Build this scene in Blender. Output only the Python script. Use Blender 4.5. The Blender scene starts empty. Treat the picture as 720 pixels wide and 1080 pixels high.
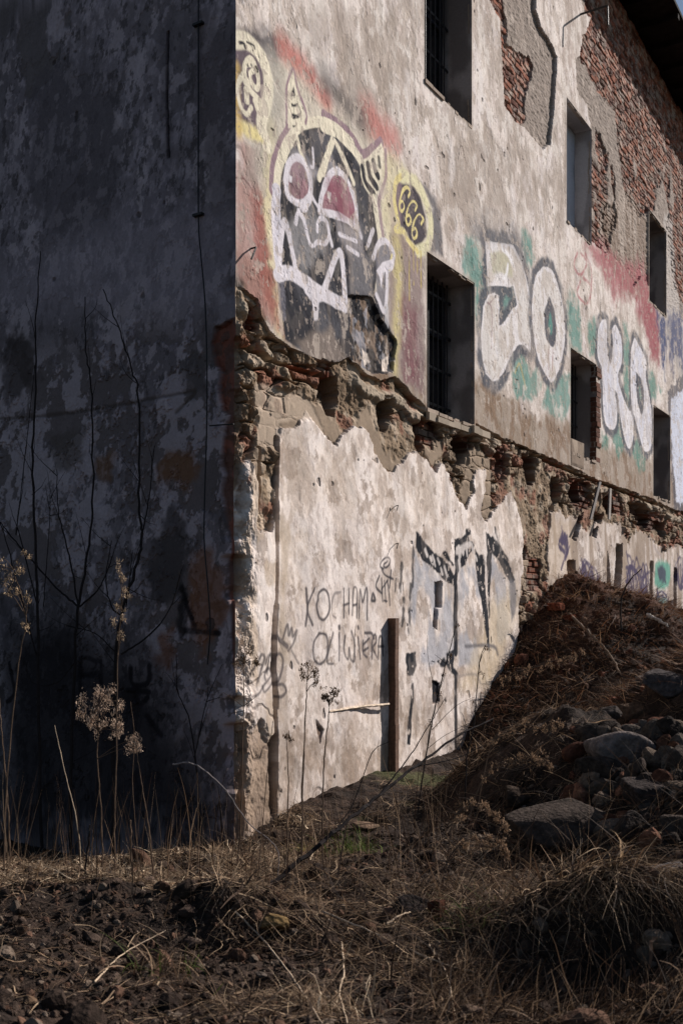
import bpy, math
import numpy as np
from math import radians, sin, cos, tan

# ------------------------------------------------------------------ camera, sky, sun, exposure
scene = bpy.context.scene
COL = scene.collection
F, CX, HY = 1040.0, 360.0, 635.0          # focal length, centre and horizon of the 720x1080 view
EYE = 1.8
cam_d = bpy.data.cameras.new("camera")
cam = bpy.data.objects.new("camera", cam_d)
COL.objects.link(cam)
cam_d.sensor_fit = 'VERTICAL'
cam_d.sensor_height = 36.0
cam_d.sensor_width = 24.0
cam_d.lens = F / 1080 * 36.0
cam_d.shift_y = 95.0 / 1080
cam_d.clip_end = 2000
cam_d.dof.use_dof = True
cam_d.dof.focus_distance = 8.6
cam_d.dof.aperture_fstop = 3.2
cam.location = (0, 0, EYE)
cam.rotation_euler = (radians(90), 0, 0)
scene.camera = cam

TH = radians(31.7)
U = np.array([sin(TH), cos(TH), 0.0])      # along the sunlit facade, away from the corner
N = np.array([cos(TH), -sin(TH), 0.0])     # facade's outward normal
NL = -U                                    # side wall's outward normal
V = np.array([-cos(TH), sin(TH), 0.0])     # along the side wall, away from the corner
P0 = np.array([-0.1067 * 8, 8.0, 0.0])     # building corner

SUN_EL = radians(33)
hd = N[:2] * 0.454 + U[:2] * 0.891
SUN_AZ = math.atan2(hd[0], hd[1])          # clockwise from +Y
world = bpy.data.worlds.new("World")
scene.world = world
world.use_nodes = True
wn = world.node_tree
bg = wn.nodes["Background"]
sky = wn.nodes.new("ShaderNodeTexSky")
sky.sky_type = 'NISHITA'
sky.sun_disc = False
sky.sun_elevation = SUN_EL
sky.sun_rotation = SUN_AZ
sky.air_density = 1.0
sky.dust_density = 0.6
wn.links.new(sky.outputs[0], bg.inputs[0])
bg.inputs[1].default_value = 0.05
sd = bpy.data.lights.new("sun", 'SUN')
sun = bpy.data.objects.new("sun", sd)
COL.objects.link(sun)
sd.energy = 5.0
sd.angle = radians(0.5)
sd.color = (1.0, 0.925, 0.865)
sun.rotation_euler = (radians(90) - SUN_EL, 0, -SUN_AZ + math.pi)
sun.rotation_euler = (math.pi / 2 - SUN_EL, 0, math.pi - SUN_AZ)
sun.location = (20, 10, 30)
scene.view_settings.view_transform = 'Standard'
scene.view_settings.look = 'None'
scene.view_settings.gamma = 1
scene.view_settings.exposure = 0.55
try:
    scene.cycles.max_bounces = 5
    scene.cycles.diffuse_bounces = 3
    scene.cycles.use_denoising = True
except Exception:
    pass

# ------------------------------------------------------------------ noise and colour helpers
_rt = np.random.RandomState(11).rand(256, 256).astype(np.float32)
def vnoise(x, y, seed=0):
    x = x + seed * 37.31 + 1000; y = y + seed * 17.77 + 1000
    xi = np.floor(x).astype(np.int32); yi = np.floor(y).astype(np.int32)
    fx = (x - xi).astype(np.float32); fy = (y - yi).astype(np.float32)
    fx = fx * fx * (3 - 2 * fx); fy = fy * fy * (3 - 2 * fy)
    x0 = xi & 255; x1 = (xi + 1) & 255; y0 = yi & 255; y1 = (yi + 1) & 255
    a = _rt[y0, x0]; b = _rt[y0, x1]; c = _rt[y1, x0]; d = _rt[y1, x1]
    return (a + (b - a) * fx) * (1 - fy) + (c + (d - c) * fx) * fy
def fbm(x, y, fx, fy=None, octv=4, seed=0, gain=0.5):
    """0..1, mean 0.5; fx, fy in cycles per metre"""
    fy = fy or fx
    s = 0; a = 1.0; t = 0
    for i in range(octv):
        s = s + a * vnoise(x * fx * 2**i + y * 0.13 * fx * 2**i, y * fy * 2**i - x * 0.11 * fy * 2**i, seed + i * 7)
        t += a; a *= gain
    return s / t
def cells(x, y, sx, sy, seed):
    """irregular stones: (gap between the two nearest centres, random, random)"""
    gx = x / sx; gy = y / sy
    gx = gx + 0.35 * (np.floor(gy) % 2)
    ix = np.floor(gx).astype(int); iy = np.floor(gy).astype(int)
    f1 = np.full(x.shape, 9.0, np.float32); f2 = f1.copy(); ra = np.zeros(x.shape, np.float32); rb = ra.copy()
    for dy in (-1, 0, 1):
        for dx in (-1, 0, 1):
            cx_ = ix + dx; cy_ = iy + dy
            a = _rt[(cy_ * 7 + seed) & 255, (cx_ * 3 + seed) & 255]; b = _rt[(cy_ * 5 + seed + 50) & 255, (cx_ * 11 + 9) & 255]
            d = np.sqrt((gx - cx_ - 0.15 - 0.7 * a)**2 + (gy - cy_ - 0.15 - 0.7 * b)**2)
            n = d < f1
            f2 = np.where(n, f1, np.minimum(f2, d)); f1 = np.where(n, d, f1)
            ra = np.where(n, a, ra); rb = np.where(n, b, rb)
    return f2 - f1, ra, rb
def sstep(a, b, x):
    t = np.clip((x - a) / (b - a), 0, 1)
    return t * t * (3 - 2 * t)
def lin(c):
    c = np.asarray(c, dtype=np.float64) / 255
    return np.where(c <= 0.04045, c / 12.92, ((c + 0.055) / 1.055)**2.4)
def C(r, g, b):
    return (lin((r, g, b)) * 1.08).astype(np.float32)

def node_mat(name, rough=0.9, attr='col', noise=0.25, nscale=60, bump=0.3, bscale=90, base=None, transl=0.0, bdist=0.01, spec=0.3):
    m = bpy.data.materials.new(name)
    m.use_nodes = True
    nt = m.node_tree
    b = nt.nodes["Principled BSDF"]
    b.inputs['Roughness'].default_value = rough
    b.inputs['Specular IOR Level'].default_value = spec
    tc = nt.nodes.new("ShaderNodeTexCoord")
    if attr:
        src = nt.nodes.new("ShaderNodeAttribute"); src.attribute_name = attr
        colout = src.outputs['Color']
    else:
        rgb = nt.nodes.new("ShaderNodeRGB"); rgb.outputs[0].default_value = (*base, 1)
        colout = rgb.outputs[0]
    nz = nt.nodes.new("ShaderNodeTexNoise")
    nz.inputs['Scale'].default_value = nscale
    nz.inputs['Detail'].default_value = 4
    nt.links.new(tc.outputs['Object'], nz.inputs['Vector'])
    mr = nt.nodes.new("ShaderNodeMapRange")
    mr.inputs['To Min'].default_value = 1 - noise
    mr.inputs['To Max'].default_value = 1 + noise
    mr.inputs['From Min'].default_value = 0.25
    mr.inputs['From Max'].default_value = 0.75
    nt.links.new(nz.outputs['Fac'], mr.inputs['Value'])
    mx = nt.nodes.new("ShaderNodeVectorMath"); mx.operation = 'SCALE'
    nt.links.new(colout, mx.inputs[0]); nt.links.new(mr.outputs[0], mx.inputs['Scale'])
    nt.links.new(mx.outputs[0], b.inputs['Base Color'])
    if bump:
        n2 = nt.nodes.new("ShaderNodeTexNoise")
        n2.inputs['Scale'].default_value = bscale; n2.inputs['Detail'].default_value = 5
        nt.links.new(tc.outputs['Object'], n2.inputs['Vector'])
        bp = nt.nodes.new("ShaderNodeBump")
        bp.inputs['Strength'].default_value = bump; bp.inputs['Distance'].default_value = bdist
        nt.links.new(n2.outputs['Fac'], bp.inputs['Height'])
        nt.links.new(bp.outputs[0], b.inputs['Normal'])
    if transl:
        tr = nt.nodes.new("ShaderNodeBsdfTranslucent")
        nt.links.new(mx.outputs[0], tr.inputs['Color'])
        ms = nt.nodes.new("ShaderNodeMixShader"); ms.inputs[0].default_value = transl
        out = nt.nodes["Material Output"]
        nt.links.new(b.outputs[0], ms.inputs[1]); nt.links.new(tr.outputs[0], ms.inputs[2])
        nt.links.new(ms.outputs[0], out.inputs['Surface'])
    return m

M_wall = node_mat('weathered_plaster', rough=0.95, noise=0.12, nscale=45, bump=0.22, bscale=120, bdist=0.005, spec=0.06)
M_soil = node_mat('soil', rough=0.97, noise=0.5, nscale=35, bump=0.9, bscale=60, bdist=0.02, spec=0.1)
M_rock = node_mat('stone', rough=0.95, noise=0.5, nscale=24, bump=0.9, bscale=40, bdist=0.02, spec=0.05)
M_grass = node_mat('dry_grass', rough=0.75, noise=0.15, nscale=5, bump=0, transl=0.25, spec=0.15)
M_stem = node_mat('dry_stem', rough=0.9, spec=0.08, noise=0.25, nscale=40, bump=0.2, bscale=200, bdist=0.002)
M_iron = node_mat('rusty_iron', attr=None, base=(0.018, 0.015, 0.015), rough=0.6, noise=0.5, nscale=30, bump=0.2)
M_wood = node_mat('old_wood', rough=0.85, noise=0.4, nscale=25, bump=0.5, bscale=60, bdist=0.004)
M_roof = node_mat('roof_boards', attr=None, base=(0.016, 0.013, 0.012), rough=0.95, spec=0.05, noise=0.5, nscale=6, bump=0.5, bscale=20)
M_glass = node_mat('dusty_dark_pane', attr=None, base=(0.008, 0.009, 0.012), rough=0.25, noise=0.4, nscale=8, bump=0.05, bscale=15, spec=0.5)
M_cable = node_mat('black_cable', attr=None, base=(0.006, 0.006, 0.008), rough=0.6, noise=0.2, bump=0)

# ------------------------------------------------------------------ mesh helpers
def tag(o, label=None, cat=None, group=None, kind=None):
    if label: o['label'] = label
    if cat: o['category'] = cat
    if group: o['group'] = group
    if kind: o['kind'] = kind
    return o
def np_mesh(name, verts, faces, mat, cols=None, parent=None, smooth=False):
    """verts (n,3); faces (m,k) int array, one k for all"""
    verts = np.asarray(verts, dtype=np.float32); faces = np.asarray(faces, dtype=np.int32)
    me = bpy.data.meshes.new(name)
    k = faces.shape[1]; m = len(faces)
    me.vertices.add(len(verts)); me.vertices.foreach_set('co', verts.ravel())
    me.loops.add(m * k); me.loops.foreach_set('vertex_index', faces.ravel())
    me.polygons.add(m); me.polygons.foreach_set('loop_start', np.arange(0, m * k, k, dtype=np.int32))
    me.update(calc_edges=True)
    me.polygons.foreach_set('use_smooth', np.full(m, smooth, dtype=bool))
    if cols is not None:
        a = me.attributes.new('col', 'FLOAT_COLOR', 'POINT')
        c4 = np.ones((len(verts), 4), dtype=np.float32); c4[:, :3] = cols
        a.data.foreach_set('color', c4.ravel())
    me.materials.append(mat)
    o = bpy.data.objects.new(name, me)
    COL.objects.link(o)
    if parent: o.parent = parent
    return o
def empty(name, loc=(0, 0, 0)):
    e = bpy.data.objects.new(name, None); COL.objects.link(e)
    e.location = loc; e.empty_display_size = 0.1
    return e
class MB:
    """collects quads"""
    def __init__(s): s.v = []; s.f = []; s.c = []; s.n = 0
    def add(s, v, f, c):
        v = np.asarray(v, float); f = np.asarray(f, int)
        if f.shape[1] == 3: f = np.hstack([f, f[:, 2:3]])
        s.v.append(v); s.f.append(f + s.n); s.n += len(v)
        c = np.asarray(c, float)
        s.c.append(np.tile(c, (len(v), 1)) if c.ndim == 1 else c)
    def box(s, o, ax, ay, az, c):
        """box from corner o with edge vectors"""
        o, ax, ay, az = [np.asarray(q, float) for q in (o, ax, ay, az)]
        v = [o, o + ax, o + ax + ay, o + ay, o + az, o + ax + az, o + ax + ay + az, o + ay + az]
        f = [(0, 3, 2, 1), (4, 5, 6, 7), (0, 1, 5, 4), (1, 2, 6, 5), (2, 3, 7, 6), (3, 0, 4, 7)]
        if np.dot(np.cross(ax, ay), az) < 0: f = [q[::-1] for q in f]
        s.add(v, f, c)
    def tube(s, pts, radii, c, k=6, seed=0, rough=0.0):
        pts = np.asarray(pts, float); n = len(pts)
        radii = np.broadcast_to(np.asarray(radii, float), (n,)) if np.ndim(radii) else np.full(n, radii)
        d = np.gradient(pts, axis=0); d /= np.linalg.norm(d, axis=1)[:, None] + 1e-9
        ref = np.array([0.31, 0.2, 0.93]) if abs(d[0][2]) < 0.8 else np.array([0.95, 0.3, 0.1])
        a = np.cross(d, ref); a /= np.linalg.norm(a, axis=1)[:, None] + 1e-9
        b = np.cross(d, a)
        ang = np.linspace(0, 2 * np.pi, k, endpoint=False)
        r = radii[:, None] * np.ones(k)[None]
        if rough: r = r * (1 + rough * (np.random.RandomState(seed).rand(n, k) - 0.5))
        v = pts[:, None] + r[..., None] * (a[:, None] * np.cos(ang)[None, :, None] + b[:, None] * np.sin(ang)[None, :, None])
        idx = np.arange(n * k).reshape(n, k)
        f = np.stack([idx[:-1], np.roll(idx, -1, 1)[:-1], np.roll(idx, -1, 1)[1:], idx[1:]], -1).reshape(-1, 4)
        v = np.concatenate([v.reshape(-1, 3), pts[:1], pts[-1:]])
        q = n * k
        cap = [(q, (i + 1) % k, i, i) for i in range(k)] + [(q + 1, q - k + i, q - k + (i + 1) % k, q - k + (i + 1) % k) for i in range(k)]
        # caps as quads with a repeated corner are avoided: use k-gon halves
        cap = []
        for i in range(0, k, 2):
            cap.append((q, (i + 2) % k, (i + 1) % k, i))
            cap.append((q + 1, q - k + i, q - k + (i + 1) % k, q - k + (i + 2) % k))
        s.add(v, np.vstack([f, np.array(cap)]), c)
    def build(s, name, mat, parent=None, smooth=False):
        v = np.vstack(s.v); f = np.vstack(s.f); c = np.vstack(s.c)
        quads = f[:, 2] != f[:, 3]
        if quads.all():
            return np_mesh(name, v, f, mat, c, parent, smooth)
        tri = np.vstack([f[~quads][:, :3], f[quads][:, [0, 1, 2]], f[quads][:, [0, 2, 3]]])
        return np_mesh(name, v, tri, mat, c, parent, smooth)
def curve(pts, n=24):
    """Catmull-Rom through points"""
    p = np.asarray(pts, float)
    if len(p) < 3:
        t = np.linspace(0, 1, n)[:, None]; return p[0] * (1 - t) + p[-1] * t
    q = np.vstack([2 * p[0] - p[1], p, 2 * p[-1] - p[-2]])
    out = []
    per = max(2, n // (len(p) - 1))
    for i in range(len(p) - 1):
        a, b, c_, d = q[i:i + 4]
        t = np.linspace(0, 1, per, endpoint=False)[:, None]
        out.append(0.5 * ((2 * b) + (-a + c_) * t + (2 * a - 5 * b + 4 * c_ - d) * t**2 + (-a + 3 * b - 3 * c_ + d) * t**3))
    out.append(p[-1:])
    return np.vstack(out)
def at(px, py, dep):
    """point seen at a pixel of the 720x1080 view, at a forward distance"""
    return np.array([(px - CX) / F * dep, dep, EYE + (HY - py) / F * dep])
def on_facade(px, py):
    """(s, z) on the facade under a pixel of the view"""
    px = np.asarray(px, float); py = np.asarray(py, float)
    t = (px - CX) / F
    s = (t * P0[1] - P0[0]) / (U[0] - U[1] * t)
    return s, EYE + (HY - py) / F * (P0[1] + U[1] * s)
def on_side(px, py):
    px = np.asarray(px, float); py = np.asarray(py, float)
    t = (px - CX) / F
    s = (t * P0[1] - P0[0]) / (V[0] - V[1] * t)
    return s, EYE + (HY - py) / F * (P0[1] + V[1] * s)
class ZM:
    """coordinates measured on an enlarged detail of the wall"""
    def __init__(s, ox, oy, k): s.o = (ox, oy); s.k = k
    def __call__(s, *p): return [(s.o[0] + x / s.k, s.o[1] + y / s.k) for x, y in p]

# ------------------------------------------------------------------ painted, weathered wall surface
class Surface:
    def __init__(self, S, Z, conv):
        self.S, self.Z, self.conv = S, Z, conv
        self.col = np.zeros(S.shape + (3,), np.float32)
        self.D = np.zeros(S.shape, np.float32)          # depth into the wall
        self.scol = S[0]; self.zrow = Z[:, 0]
        self.w1 = fbm(S, Z, 9, 9, 4, 3) - 0.5
        self.w2 = fbm(S, Z, 2.5, 2.5, 4, 5) - 0.5
        self.wear = fbm(S, Z, 6, 4, 5, 9)
    def pts(self, p):
        a = np.asarray(p, float); s, z = self.conv(a[:, 0], a[:, 1])
        return np.stack([s, z], 1)
    def window(self, q, pad):
        i0, i1 = np.searchsorted(self.zrow, [q[:, 1].min() - pad, q[:, 1].max() + pad])
        j0, j1 = np.searchsorted(self.scol, [q[:, 0].min() - pad, q[:, 0].max() + pad])
        return slice(i0, i1), slice(j0, j1)
    def seg(self, X, Y, a, b):
        dx, dy = b[0] - a[0], b[1] - a[1]
        L = dx * dx + dy * dy + 1e-12
        t = np.clip(((X - a[0]) * dx + (Y - a[1]) * dy) / L, 0, 1)
        return (X - a[0] - t * dx)**2 + (Y - a[1] - t * dy)**2
    def poly(self, p, soft=0.01, warp=0.03, warp2=0.0, grow=0.0, smooth=False):
        if smooth:
            p = curve(list(p) + [p[0]], len(p) * 6)[:-1]
        q = self.pts(p); pad = soft + warp + warp2 + abs(grow) + 0.05
        sl = self.window(q, pad); X, Y = self.S[sl], self.Z[sl]
        out = np.zeros(self.S.shape, np.float32)
        if X.size == 0: return out
        d2 = np.full(X.shape, 1e9, np.float32); ins = np.zeros(X.shape, bool)
        for i in range(len(q)):
            a = q[i]; b = q[(i + 1) % len(q)]
            d2 = np.minimum(d2, self.seg(X, Y, a, b))
            if a[1] != b[1]:
                cr = ((a[1] > Y) != (b[1] > Y)) & (X < (b[0] - a[0]) * (Y - a[1]) / (b[1] - a[1]) + a[0])
                ins ^= cr
        sd = np.where(ins, -1, 1) * np.sqrt(d2) - grow + 2 * warp * self.w1[sl] + 2 * warp2 * self.w2[sl]
        out[sl] = sstep(soft, -soft, sd)
        return out
    def stroke(self, p, w, soft=0.008, warp=0.012, smooth=True, n=None):
        if smooth and len(p) > 2: p = curve(p, n or len(p) * 6)
        q = self.pts(p); pad = w + soft + warp + 0.02
        sl = self.window(q, pad); X, Y = self.S[sl], self.Z[sl]
        out = np.zeros(self.S.shape, np.float32)
        if X.size == 0: return out
        d2 = np.full(X.shape, 1e9, np.float32)
        for i in range(len(q) - 1): d2 = np.minimum(d2, self.seg(X, Y, q[i], q[i + 1]))
        sd = np.sqrt(d2) - w / 2 + 2 * warp * self.w1[sl]
        out[sl] = sstep(soft, -soft, sd)
        return out
    def paint(self, m, c, a=1.0, wear=0.0, var=0.08):
        """wear: 0 none .. 1 lots of paint lost"""
        m = m * a
        if wear: m = m * (1 - wear * sstep(0.57, 0.64, self.wear))
        k = (1 + var * 2 * self.w1)[..., None] if var else 1
        m = m[..., None]
        self.col = self.col * (1 - m) + np.asarray(c, np.float32) * k * m
    def sink(self, m, d): self.D = self.D + m * d
    def setd(self, m, d): self.D = self.D * (1 - m) + m * d

def bricks(S, Z, seed=0, bw=0.26, bh=0.078):
    row = np.floor(Z / bh); off = (row % 2) * 0.5 + 0.1 * np.sin(row * 5.1)
    u = S / bw + off; cell = np.floor(u)
    fu = (u - cell) * bw; fv = Z - row * bh
    e = np.minimum(np.minimum(fu, bw - fu), np.minimum(fv, bh - fv))
    mort = 1 - sstep(0.004, 0.011, e + 0.006 * (fbm(S, Z, 18, 18, 2, 71) - 0.5))
    r = _rt[(row.astype(int) * 7 + seed) & 255, (cell.astype(int) * 13 + seed) & 255]
    r2 = _rt[(row.astype(int) * 5 + 91) & 255, (cell.astype(int) * 3 + 17 + seed) & 255]
    return mort, r, r2

# ============================================================ FACADE (sunlit)
D8 = 8.0
WINS = [  # s0, s1, z0, z1, reveal, kind
    (3.42, 4.70, 2.13 + 1.8, 3.88 + 1.8, 0.41, 'bars'),
    (8.26, 9.54, 2.28 + 1.8, 3.88 + 1.8, 0.41, 'bars'),
    (13.16, 14.53, 2.07 + 1.8, 3.84 + 1.8, 0.41, 'dark'),
    (3.36, 4.62, 5.74 + 1.8, 7.75 + 1.8, 0.41, 'bars'),
    (8.08, 9.29, 5.75 + 1.8, 7.62 + 1.8, 0.28, 'infill'),
    (12.87, 14.2, 5.79 + 1.8, 7.55 + 1.8, 0.35, 'dark'),
    (18.1, 19.4, 2.13 + 1.8, 3.88 + 1.8, 0.41, 'dark'),
    (17.8, 19.1, 5.75 + 1.8, 7.62 + 1.8, 0.35, 'dark'),
]
EAVE_Z = 12.47
pxs = np.arange(249.2, 727, 0.52)
sc_ = on_facade(pxs, pxs * 0)[0]
sc_ = np.concatenate([[0.0], sc_[sc_ > 0.004], np.linspace(sc_[-1] + 0.3, 24, 16)])
def snap(arr, vals):
    arr = arr.copy()
    for v in vals: arr[np.argmin(abs(arr - v))] = v
    return np.unique(arr)
sc_ = snap(sc_, [w[0] for w in WINS] + [w[1] for w in WINS])
zr_ = np.concatenate([np.arange(-0.5, 0.0, 0.04), np.arange(0.0, 7.0, 0.0088), np.arange(7.0, EAVE_Z, 0.0145), [EAVE_Z]])
zr_ = snap(zr_, [w[2] for w in WINS] + [w[3] for w in WINS])
S, Z = np.meshgrid(sc_.astype(np.float32), zr_.astype(np.float32))
W = Surface(S, Z, on_facade)
PLA = C(211, 201, 195); PLB = C(184, 171, 162); TAU = C(148, 136, 127); CRE = C(214, 206, 188)

# --- base coats of plaster
W.col[:] = PLA
n1 = fbm(S, Z, 1.1, 0.8, 5, 21); n2 = fbm(S, Z, 5, 3, 5, 22); nst = fbm(S, Z, 7, 0.7, 4, 23)
nf = fbm(S, Z, 16, 12, 4, 24)
W.paint(sstep(0.45, 0.7, n1), PLB, 0.7)
W.paint(sstep(0.52, 0.62, n2 * 0.6 + n1 * 0.4), TAU, 0.45)
W.paint(sstep(0.5, 0.72, nst), C(165, 150, 143), 0.5)
W.paint(sstep(0.58, 0.66, nf), C(160, 148, 140), 0.3)
W.paint(sstep(0.6, 0.66, fbm(S, Z, 3, 2, 6, 25, 0.6)), C(205, 197, 196), 0.6)
W.sink(sstep(0.56, 0.6, n2 * 0.6 + n1 * 0.4), 0.0018)
W.D += (nf - 0.5) * 0.0035 + (fbm(S, Z, 30, 30, 2, 26) - 0.5) * 0.002
fk = fbm(S, Z, 2.2, 1.8, 6, 27, 0.62); fk2 = fbm(S, Z, 6, 4, 6, 28, 0.62)
m = sstep(0.56, 0.575, fk); W.paint(m, C(156, 144, 134), 0.55); W.sink(m, 0.0025)
m = sstep(0.60, 0.615, fk2); W.paint(m, C(146, 134, 124), 0.5); W.sink(m, 0.0015)
m = sstep(0.57, 0.585, 1 - fk2); W.paint(m, C(212, 205, 199), 0.6)
W.paint(sstep(0.64, 0.78, fbm(S, Z, 10, 0.5, 4, 29)), C(128, 116, 108), 0.35)
# taupe blotches high on the wall and right of the first window
for p in ([(330, 10), (400, 0), (430, 40), (420, 110), (390, 150), (370, 110), (345, 60)],
          [(395, -20), (440, -30), (440, 60), (430, 80), (410, 40)],
          [(470, 150), (600, 190), (600, 250), (560, 240), (500, 225), (470, 240)],
          [(480, 170), (498, 165), (500, 220), (488, 240)], [(540, 160), (590, 200), (585, 240), (555, 230)]):
    m = W.poly(p, 0.3, 0.2, 0.3) * sstep(0.42, 0.56, fbm(S, Z, 4, 2.2, 5, 31))
    W.paint(m, C(152, 140, 131), 0.7); W.sink(m, 0.0015)
# pale scars and vertical drips
for j, (x, y, l) in enumerate([(505, 60, 60), (540, 200, 40), (430, 80, 50), (570, 210, 50), (455, 160, 60), (475, 150, 40)]):
    W.paint(W.stroke([(x, y), (x + 2, y + l * 0.5), (x, y + l)], 0.12, 0.06, 0.06), C(212, 205, 203), 0.6)
# --- brown dirty zone just above the ledge
m = W.poly([(247, 260), (300, 300), (350, 330), (450, 380), (500, 400), (600, 450), (720, 500), (720, 560), (500, 470), (450, 440), (247, 340)], 0.12, 0.1, 0.15)
W.paint(m, C(128, 112, 96), 0.75)
W.paint(m * sstep(0.5, 0.6, n2), C(110, 84, 62), 0.6)

# --- brick patches where the plaster fell
mort, br1, br2 = bricks(S, Z)
brc = np.empty(S.shape + (3,), np.float32)
ca, cb, cc = C(134, 84, 66), C(92, 58, 49), C(148, 112, 98)
brc[:] = ca
brc += (cb - ca) * (br1[..., None] > 0.55) + (cc - ca) * (br2[..., None] > 0.80)
brc *= (0.75 + 0.5 * br2)[..., None]
lime = sstep(0.58, 0.66, fbm(S, Z, 7, 9, 4, 41))
brc = brc * (1 - mort[..., None] * 0.7) + C(120, 106, 95) * mort[..., None] * 0.7
brc = brc * (1 - lime[..., None] * 0.6) + C(150, 136, 124) * lime[..., None] * 0.6
def do_brick(m, d=0.045):
    W.col[:] = W.col * (1 - m[..., None]) + brc * m[..., None]
    W.D[:] = W.D * (1 - m) + m * (d + 0.014 * mort + 0.03 * (br1 - 0.5) * (br2 > 0.4) + 0.05 * (fbm(S, Z, 6, 6, 4, 47) - 0.5))
def do_mortar(m, d=0.03, c=C(130, 119, 111)):
    k = (0.8 + 0.5 * nf + 0.3 * (fbm(S, Z, 8, 40, 3, 43) - 0.5))[..., None]
    W.col[:] = W.col * (1 - m[..., None]) + c * k * m[..., None]
    W.D[:] = W.D * (1 - m) + m * (d + 0.02 * (fbm(S, Z, 9, 30, 4, 42) - 0.5) + 0.012 * (fbm(S, Z, 14, 22, 3, 44) - 0.5))
pA = [(514, -60), (516, 0), (527, 20), (530, 60), (532, 110), (543, 127), (552, 133), (560, 143), (572, 157), (580, 152), (583, 133), (585, 100), (587, 60), (580, 43), (570, 27), (565, 10), (562, -60)]
mA = W.poly(pA, 0.012, 0.03, 0.03)
do_mortar(mA, 0.05)
mAb = W.poly([(514, -60), (516, 0), (527, 20), (530, 60), (532, 110), (543, 127), (552, 131), (558, 127), (557, 113), (558, 97), (564, 83), (565, 67), (560, 57), (547, 55), (538, 43), (538, 20), (534, 0), (532, -60)], 0.012, 0.04, 0.05) * mA
do_brick(mAb, 0.075)
pB = [(602, -80), (610, -10), (616, 12), (623, 18), (621, 33), (613, 40), (612, 62), (608, 67), (608, 93), (612, 102), (619, 111), (620, 124), (623, 137), (623, 253), (632, 262), (645, 268), (660, 285), (668, 300), (676, 290), (683, 300), (700, 320), (722, 340), (760, 330), (760, -80)]
mB = W.poly(pB, 0.012, 0.05, 0.06)
do_mortar(mB, 0.04)
for p in ([(606, -60), (622, 12), (640, 60), (665, 100), (700, 150), (760, 180), (760, 60), (640, -80)],
          [(613, 45), (624, 70), (640, 95), (652, 110), (655, 60), (625, 15)],
          [(623, 140), (634, 150), (648, 190), (650, 225), (640, 262), (623, 250)],
          [(652, 100), (680, 120), (700, 170), (690, 215), (676, 220), (660, 190), (655, 150)],
          [(668, 195), (700, 175), (712, 230), (722, 200), (722, 150), (690, 130)],
          [(706, 240), (722, 215), (730, 330), (712, 290)]):
    do_brick(W.poly(p, 0.02, 0.08, 0.12, grow=0.15) * mB * sstep(0.72, 0.64, fbm(S, Z, 1.2, 1.2, 4, 45)), 0.07)
# dirty streaked plaster below the brick on the right
m = W.poly([(640, 215), (660, 195), (684, 230), (684, 330), (664, 310), (645, 285), (632, 265)], 0.05, 0.15, 0.1)
W.paint(m, C(120, 104, 92), 0.9)
W.paint(m * sstep(0.5, 0.6, nst), C(160, 148, 138), 0.7)
m = W.poly([(702, 225), (712, 230), (716, 300), (724, 420), (702, 350)], 0.05, 0.1, 0.1)
W.paint(m, C(172, 165, 160), 0.9)

# ------------------------------------------------------ GRAFFITI
mono = {}          # name -> mask, later cut out as parts
A = ZM(248, 20, 6); B = ZM(340, 120, 6); Cz = ZM(280, 200, 4.8); G4 = ZM(490, 230, 5.4); E = ZM(610, 320, 5.68)
WH = C(205, 200, 206); CR = C(214, 206, 186); YE = C(210, 196, 138); MAU = C(140, 118, 126)
BLK = C(46, 46, 52); GRY = C(112, 110, 114)
# spray haze round the horned face
W.paint(W.poly([(256, 40), (290, 70), (300, 60), (330, 90), (395, 150), (415, 210), (435, 180), (455, 215), (450, 290), (430, 400), (412, 330), (290, 330), (290, 240), (270, 180), (250, 130)], 0.12, 0.1, 0.1), C(200, 192, 176), 0.75)
W.paint(W.stroke([(284, 130), (281, 190), (282, 250), (288, 310), (295, 345)], 0.17, 0.07, 0.03), C(208, 196, 156), 0.75)
W.paint(W.poly([(250, 140), (272, 155), (280, 230), (290, 320), (300, 352), (285, 350), (262, 310), (250, 290)], 0.06, 0.08, 0.08), C(158, 120, 114), 0.7)
W.paint(W.poly([(262, 170), (276, 190), (286, 290), (300, 350), (292, 352), (276, 300)], 0.07, 0.1, 0.08), C(138, 78, 72), 0.75)
W.paint(W.stroke([(252, 175), (256, 230), (253, 290)], 0.10, 0.06, 0.03), C(170, 140, 132), 0.7)
W.paint(W.poly(A((20, 60), (200, 55), (270, 120), (300, 200), (250, 260), (150, 190), (20, 120)), 0.06, 0.08), C(72, 68, 72), 0.9)
W.paint(W.stroke(A((240, 250), (270, 420), (250, 560), (200, 700), (130, 1000)), 0.22, 0.12, 0.05), C(150, 146, 138), 0.7)
W.paint(W.stroke(A((310, 180), (390, 260), (460, 340), (520, 430), (575, 500)), 0.22, 0.10, 0.04), C(178, 106, 98), 0.8)
W.paint(W.stroke(B((300, 20), (350, 90), (400, 130), (440, 170)), 0.34, 0.15, 0.06), C(178, 108, 102), 0.75)
W.paint(W.stroke(A((560, 380), (640, 470), (720, 560), (800, 640)), 0.24, 0.12, 0.05), C(96, 90, 88), 0.8)
W.paint(W.poly(B((390, 230), (480, 300), (620, 420), (640, 780), (560, 900), (470, 900), (400, 800), (370, 600)), 0.08, 0.07, 0.05), C(202, 192, 156), 0.7)
W.paint(W.stroke(B((440, 560), (450, 700), (470, 780)), 0.14, 0.08), MAU, 0.45)
W.paint(W.poly([(412, 240), (430, 250), (446, 270), (448, 420), (430, 405), (414, 380), (410, 330)], 0.07, 0.07), C(126, 108, 108), 0.85)
W.paint(W.stroke([(418, 255), (420, 300), (417, 360), (416, 385)], 0.16, 0.08, 0.05), C(196, 184, 132), 0.8)
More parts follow.
